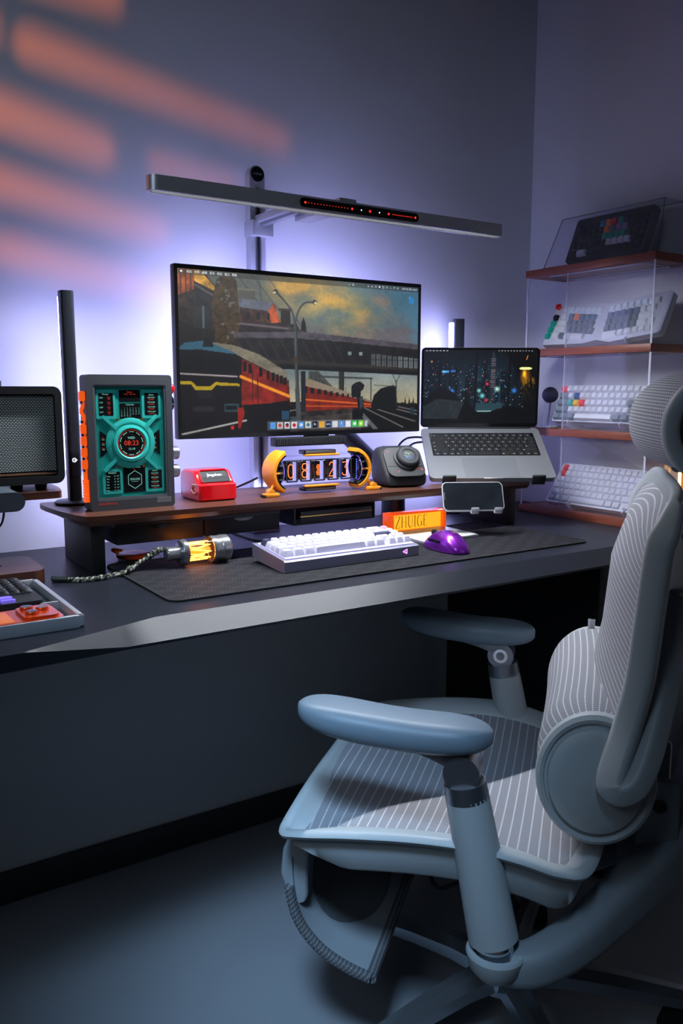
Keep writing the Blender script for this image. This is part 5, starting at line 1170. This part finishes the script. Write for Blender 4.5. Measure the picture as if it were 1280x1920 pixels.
# armrests
def arm(s, du):
    A = lambda u, v, z_: (u, s*v, z_)
    MB().cyl(A(.034, .258, .535), A(-.006, .258, .335), .0295, .0345, 28).obj('arm_post', shell, chair)
    MB().cyl(A(-.005, .258, .338), A(-.009, .258, .305), .028, .028, 24).obj('chrome_sleeve', K['chrome'], chair)
    MB().cyl(A(.0375, .258, .555), A(.0335, .258, .532), .0285, .0298, 24).obj('arm_collar', K['dark_silver'], chair)
    pv = MB(); pv.cyl(A(.040, .238, .573), A(.040, .279, .573), .0245, n=28)
    pv.sweep(crom([A(.035, .258, .583), A(.075, .256, .595), A(.12, .254, .603), A(.165, .252, .606)], 5), lambda i, t: rrect(.040 - .008*t, .030 - .020*t, .005, 2)); pv.obj('arm_bracket', K['dark_silver'], chair)
    for vv, nm in ((.2372, 'pivot_bolt'),):
        MB().ring(circle(.0135, 18), circle(.008, 18), .002, T(*A(.040, vv, .573)) @ UP, z0=-.001).obj(nm, K['chrome'], chair)
    u0, u1 = du; rings = []
    for t in [(1 - math.cos(PI*q/28))/2 for q in range(29)]:
        u = u0 + (u1 - u0)*t; e = max(.0, 1 - abs(2*t - 1)**4.2)**.5; e = max(e, .12)
        wd_ = (.092 - .012*math.sin(PI*t))*e*(1 if t > .0 else 1); zt = .638 + .016*max(0, (t - .35)/.65)**1.6 + .010*max(0, (.22 - t)/.22)**2*0; zb = zt - .040 - .004*math.sin(PI*t)
        hgt = (zt - zb)*(.30 + .70*e); zc2 = (zt + zb)/2
        vc = .252 + .006*t
        rings.append([A(u, vc + a, zc2 + b_) for a, b_ in rrect(wd_, hgt, hgt*.46, 5)])
    MB().loft(rings).obj('arm_pad', padm, chair, smooth=70)
arm(1, (.002, .272)); arm(-1, (-.022, .236))
# cups and curved arms that carry the armrests
def carrier(s):
    mb = MB(); mb.lathe([(0, -.035), (.024, -.032), (.037, -.016), (.041, .004), (.039, .008), (.033, .009), (.031, .002), (.03, -.006), (0, -.006)], 32, T(-.010, s*.258, .312))
    return mb
obj2(carrier, 'arm_cup', shell)
obj2(lambda s: MB().sweep(crom([(-.015, s*.255, .295), (-.06, s*.245, .298), (-.11, s*.205, .312), (-.16, s*.15, .335), (-.22, s*.085, .37), (-.27, s*.03, .405)], 6), lambda i, t: rrect(.05 + .012*t, .052 + .03*t, .020, 4)), 'arm_carrier', shell2)
# back frame: a flat tube all round the back
bh = [(-.210, 0, .934), (-.209, .12, .933), (-.205, .182, .927), (-.193, .211, .911), (-.182, .218, .888), (-.177, .218, .85), (-.172, .218, .79), (-.165, .218, .71), (-.152, .222, .645), (-.135, .240, .585), (-.138, .247, .560), (-.160, .249, .548), (-.187, .244, .562), (-.205, .225, .60), (-.222, .18, .66), (-.238, .11, .72), (-.248, .05, .76)]
for s in (1, -1):
    pth = crom([(p[0], s*p[1], p[2]) for p in bh], 5)
    mb = MB(); P_ = [Vector(p) for p in pth]; rings = []; prev = Vector((1, 0, 0))
    for i, p in enumerate(P_):
        t_ = (P_[min(i+1, len(P_)-1)] - P_[max(0, i-1)]).normalized(); k = i/(len(P_)-1)
        nrm = prev - t_*prev.dot(t_); nrm.normalize(); prev = nrm; sd = t_.cross(nrm)
        dpt = .018 if k < .14 else (.020 + .016*min(1, (k - .12)/.1))
        if k > .66: dpt = .036 - .01*(k-.66)
        rings.append([p + nrm*(b_ - dpt*.45) + sd*a for a, b_ in rrect(np.interp(k, [.11, .19], [.034, .022]), dpt, .0078, 4)])
    mb.loft(rings).obj('back_frame', shell, chair, smooth=60)
ez = [.56, .585, .645, .71, .79, .855, .888, .908, .924, .938]; eu = [-.132, -.135, -.152, -.165, -.172, -.177, -.184, -.196, -.209, -.221]; ev = [.214, .214, .214, .215, .215, .215, .214, .209, .198, .185]
def back_pt(s, t):
    v = 2*s - 1; zt = .555 + .383*t; w_ = np.interp(zt, ez, ev); u = np.interp(zt, ez, eu)
    bul = .030*(1 - v*v)*np.interp(zt, [.55, .62, .82, .925], [.6, 1, 1, 0]); drop = -.02*(1 - v*v)*t*0
    return (u + bul, v*w_, zt)
MB().grid(back_pt, 36, 48, uv=lambda s, t: (.387*t + .03*(2*s-1)**2, .43*s)).obj('back_mesh', f_back, chair, smooth=80)
# yoke, spine, cover
MB().sweep(crom([(-.196, .205, .848), (-.215, .15, .846), (-.243, .06, .828), (-.252, 0, .823), (-.243, -.06, .828), (-.215, -.15, .846), (-.196, -.205, .848)], 5), rrect(.018, .070, .008, 3)).obj('back_yoke', shell, chair)
MB().sweep(crom([(-.265, 0, .39), (-.278, 0, .46), (-.285, 0, .56), (-.282, 0, .68), (-.27, 0, .80), (-.262, 0, .88)], 5), lambda i, t: rrect(.13 - .07*t + .05*math.sin(PI*t), .036, .016, 4), up=(1, 0, 0)).obj('spine', shell2, chair)
MB().sweep(crom([(-.17, 0, .368), (-.22, 0, .372), (-.265, 0, .395), (-.28, 0, .45)], 5), rrect(.12, .06, .02, 4), up=(0, 0, 1)).obj('spine_foot', shell2, chair)
obj2(lambda s: MB().box((-.225, s*.075, .45), (.06, .02, .12), .012), 'side_plate', shell2)
obj2(lambda s: MB().cyl((-.225, s*.084, .47), (-.225, s*.088, .47), .010, n=16), 'side_bolt', K['black_metal'])
# lumbar pad and its round side hubs
lz = crom([(-.092, .462), (-.066, .50), (-.050, .545), (-.050, .59), (-.066, .63), (-.095, .652), (-.13, .657), (-.162, .650)], 5)
def lum(s, t):
    v = 2*s - 1; i = t*(len(lz)-1); i0 = min(len(lz)-2, int(i)); f_ = i - i0; p = lz[i0]*(1-f_) + lz[i0+1]*f_
    k = max(0, abs(v) - .72)/.28; sc = 1 - .35*k*k; return (-.13 + (p[0] + .13)*sc - .006*(1-v*v), v*.215, .56 + (p[1] - .56)*(1 - .12*k*k) + .006*(1-v*v)*max(0, (p[1]-.56)/.1))
MB().grid(lum, 40, 30, uv=lambda s, t: (.25*t, .43*s)).obj('lumbar_pad', f_lum, chair, smooth=80)
def hubm(s):
    mb = MB(); mb.lathe([(0, .000), (.096, .0), (.098, .006), (.096, .014), (.090, .018), (.084, .0165), (.083, .013), (.078, .013), (.076, .022), (.060, .029), (.0, .031)], 44, T(-.130, s*.204, .560) @ RX(-s*PI/2) @ Matrix.Diagonal((.80, .95, 1, 1)))
    return mb
obj2(hubm, 'lumbar_hub', shell)
tg = MB().box((-.122, -.175, .655), (.012, .0015, .040), .0003, M=None).obj('fabric_tag', pmat('white fabric tag', (.6, .6, .66), .8), chair)
tg2 = MB(); tg2.text('COSIMO', .0075, T(-.1235, -.1738, .662) @ RX(PI/2) @ RZ(PI) @ RZ(PI/2) @ Matrix.Scale(1, 4)); tg2.obj('tag_lettering', pmat('grey lettering', (.12, .12, .15), .7), tg, smooth=0)
MB().box((-.122, -.1740, .641), (.006, .0004, .007)).obj('tag_mark', pmat('pink mark', (.7, .05, .15), .6), tg, smooth=0)
# headrest
hz = crom([(-.205, .970), (-.184, .977), (-.168, .996), (-.160, 1.024), (-.165, 1.056), (-.186, 1.082), (-.222, 1.098), (-.255, 1.10)], 5)
def hd_(s, t):
    v = 2*s - 1; i = t*(len(hz)-1); i0 = min(len(hz)-2, int(i)); f_ = i - i0; p = hz[i0]*(1-f_) + hz[i0+1]*f_
    return (p[0] - .034*v*v, v*.135, p[1] - .004*v*v)
MB().grid(hd_, 28, 30, uv=lambda s, t: (.2*t, .27*s)).obj('headrest_mesh', f_head, chair, smooth=80)
def hframe(s):
    q = crom([(p[0] - .034, s*.139, p[1] - .004) for p in ((-.215, .974), (-.192, .982), (-.178, 1.002), (-.172, 1.026), (-.177, 1.054), (-.196, 1.078), (-.226, 1.090), (-.262, 1.092))], 5)
    return MB().sweep(q, rrect(.024, .034, .010, 4), up=(0, 1, 0))
obj2(hframe, 'headrest_frame', shell)
def hgroove(s):
    q = crom([(p[0] - .047, s*.1475, p[1] - .004) for p in ((-.205, .984), (-.188, .992), (-.178, 1.008), (-.174, 1.028), (-.178, 1.052), (-.194, 1.072), (-.224, 1.082), (-.262, 1.084))], 5)
    return MB().sweep(q, rrect(.010, .009, .003, 2), up=(0, 1, 0))
obj2(hgroove, 'headrest_groove', K['black'])
MB().sweep([(-.228, -.10, .972), (-.228, .10, .972)], rrect(.03, .018, .007, 3)).obj('headrest_rail', shell, chair)
MB().grid(lambda s, t: (hd_(s, t)[0] - .03 - .008*math.sin(PI*t), hd_(s, t)[1], hd_(s, t)[2]*.94 + .062), 10, 16).obj('headrest_back', shell2, chair, smooth=80)
MB().sweep(crom([(-.262, 0, .86), (-.268, 0, .93), (-.255, 0, .985), (-.235, 0, 1.02)], 5), rrect(.05, .022, .008, 3), up=(1, 0, 0)).obj('headrest_stem', shell2, chair)
hp = MB(); hp.cyl((-.245, -.035, 1.015), (-.245, .035, 1.015), .024, n=24); hp.obj('headrest_pivot', shell, chair)
MB().cyl((-.245, .0345, 1.015), (-.245, .037, 1.015), .010, n=18).obj('pivot_cap', K['black'], chair)
# star base with castors
pol = pmat('polished dark metal', (.45, .47, .5), .2, .85)
MB().lathe([(0, .075), (.042, .075), (.048, .095), (.046, .125), (.030, .140), (0, .142)], 30).obj('base_hub', pol, chair)
lg_ = MB().sweep([(.035, 0, .105), (.09, 0, .104), (.17, 0, .094), (.25, 0, .080), (.305, 0, .070)], lambda i, t: [(a*(1 - .35*t), b_*(1 - .30*t)) for a, b_ in [(-.026, -.018), (.026, -.018), (.024, .004), (.010, .020), (-.010, .020), (-.024, .004)]]).mesh('base_leg', pol, 25)
wh = MB(); wh.cyl((0, -.022, .026), (0, -.006, .026), .026, n=20); wh.cyl((0, .006, .026), (0, .022, .026), .026, n=20); whm = wh.mesh('castor_wheels', K['rubber'])
fk = MB(); fk.cyl((0, 0, .03), (0, 0, .066), .008, n=12); fk.box((0, 0, .044), (.036, .012, .020), .004); fkm = fk.mesh('castor_fork', K['black'])
for i in range(5):
    a = math.radians(47 + 72*i); R_ = RZ(a)
    l_ = inst('base_leg', lg_, chair, R_)
    c_ = inst('castor_fork', fkm, chair, R_ @ T(.29, 0, 0) @ RZ(.6 + i)); w_ = inst('castor_wheels', whm, chair, R_ @ T(.29, 0, 0) @ RZ(.6 + i))
# ------------------------------------------------------------------ projector added out of view, its slots shaped to cast the orange wall stripes
LP = Vector((-.62, .80, 1.62)); fr_k = .26
def wall_pt(px, py):                                                   # photograph pixel -> point on the back wall
    f = 1570.0; th = math.atan(230/f); ps = math.radians(33.2)
    F = Vector((math.sin(ps)*math.cos(th), math.cos(ps)*math.cos(th), -math.sin(th))); R = Vector((math.cos(ps), -math.sin(ps), 0)); U = R.cross(F)
    d = F + R*((px-640)/f) - U*((py-960)/f); return Vector((0, 0, 1.075)) + d*(YW/d.y)
slots = [((95, 92), (560, 268), 58), ((-60, 178), (222, 285), 66), ((-40, 325), (330, 440), 56), ((55, 478), (330, 552), 52), ((-70, 10), (5, 52), 62), ((60, -60), (240, 0), 60), ((330, 312), (470, 352), 34)]
proj = thing('added_stripe_projector', 'unseen slotted projector added left of the desk to cast orange wall stripes', 'projector', (LP.x, LP.y, 0))
cu = bpy.data.curves.new('slotted_plate', 'CURVE'); cu.dimensions = '2D'; cu.fill_mode = 'BOTH'
cy_ = LP.y + fr_k*(YW - LP.y); pts2 = []; holes = []
for a, b_, wpx in slots:
    A = LP + (wall_pt(*a) - LP)*fr_k; Bp = LP + (wall_pt(*b_) - LP)*fr_k; wd_ = wpx*.00115*fr_k
    d = Vector((Bp.x - A.x, Bp.z - A.z)); L = d.length; d.normalize(); n_ = Vector((-d.y, d.x)); ring = []
    for i in range(9): t_ = -PI/2 + PI*i/8; ring.append((Bp.x + d.x*math.cos(t_)*wd_/2 + n_.x*math.sin(t_)*wd_/2, Bp.z + d.y*math.cos(t_)*wd_/2 + n_.y*math.sin(t_)*wd_/2))
    for i in range(9): t_ = PI/2 + PI*i/8; ring.append((A.x + d.x*math.cos(t_)*wd_/2 + n_.x*math.sin(t_)*wd_/2, A.z + d.y*math.cos(t_)*wd_/2 + n_.y*math.sin(t_)*wd_/2))
    holes.append(ring); pts2 += ring
x0_, x1_ = min(p[0] for p in pts2) - .03, max(p[0] for p in pts2) + .03; z0_, z1_ = min(p[1] for p in pts2) - .03, max(p[1] for p in pts2) + .03
for ring in [[(x0_, z0_), (x1_, z0_), (x1_, z1_), (x0_, z1_)]] + holes:
    sp_ = cu.splines.new('POLY'); sp_.points.add(len(ring) - 1); sp_.use_cyclic_u = True
    for p, (x, z_) in zip(sp_.points, ring): p.co = (x, z_, 0, 1)
to = bpy.data.objects.new('slotted_plate', cu); tm = to.to_mesh(); mb = MB()
mb.add([(v.co.x - LP.x, cy_ - LP.y, v.co.y) for v in tm.vertices], [list(p.vertices) for p in tm.polygons]); to.to_mesh_clear(); bpy.data.objects.remove(to); bpy.data.curves.remove(cu)
mb.obj('slotted_plate', K['black'], proj, smooth=0)
hb = MB(); a0, a1, c0, c1 = x0_ - LP.x, x1_ - LP.x, z0_, z1_; yb0, yb1 = -.06, cy_ - LP.y
for (p, q, r, s_) in (((a0, c0), (a1, c0), 0, 0), ((a1, c0), (a1, c1), 0, 0), ((a1, c1), (a0, c1), 0, 0), ((a0, c1), (a0, c0), 0, 0)):
    f0 = lambda t: (.04 if t[0] == a1 else -.04, LP.z + (.04 if t[1] == c1 else -.04))
    P0, Q0 = f0(p), f0(q); hb.add([(P0[0], yb0, P0[1]), (Q0[0], yb0, Q0[1]), (q[0], yb1, q[1]), (p[0], yb1, p[1])], [[0, 1, 2, 3]])
P4 = [f0(t) for t in ((a0, c0), (a1, c0), (a1, c1), (a0, c1))]; hb.add([(x, yb0, z_) for x, z_ in P4], [[0, 1, 2, 3]])
hb.obj('housing', K['black'], proj, smooth=0)
MB().cyl((0, -.03, .02), (0, -.03, LP.z - .09), .012, n=14).obj('pole', K['black_metal'], proj); MB().lathe([(0, 0), (.13, 0), (.13, .012), (.02, .025), (0, .025)], 32, T(0, -.03, 0)).obj('base', K['black_metal'], proj)
sd = bpy.data.lights.new('added_stripe_lamp', 'SPOT'); sd.energy = 210; sd.color = (1.0, .22, .012); sd.shadow_soft_size = .0135; sd.spot_blend = .1  # spot added inside the housing to throw the stripes
so_ = bpy.data.objects.new('added_stripe_lamp', sd); C.objects.link(so_); so_.location = LP
ctr = LP + (Vector(((x0_+x1_)/2, cy_, (z0_+z1_)/2)) - LP)
so_.rotation_euler = (ctr - LP).to_track_quat('-Z', 'Y').to_euler()
sd.spot_size = 2*max(((Vector((x, cy_, z_)) - LP).angle(ctr - LP)) for x in (x0_+.02, x1_-.02) for z_ in (z0_+.02, z1_-.02))
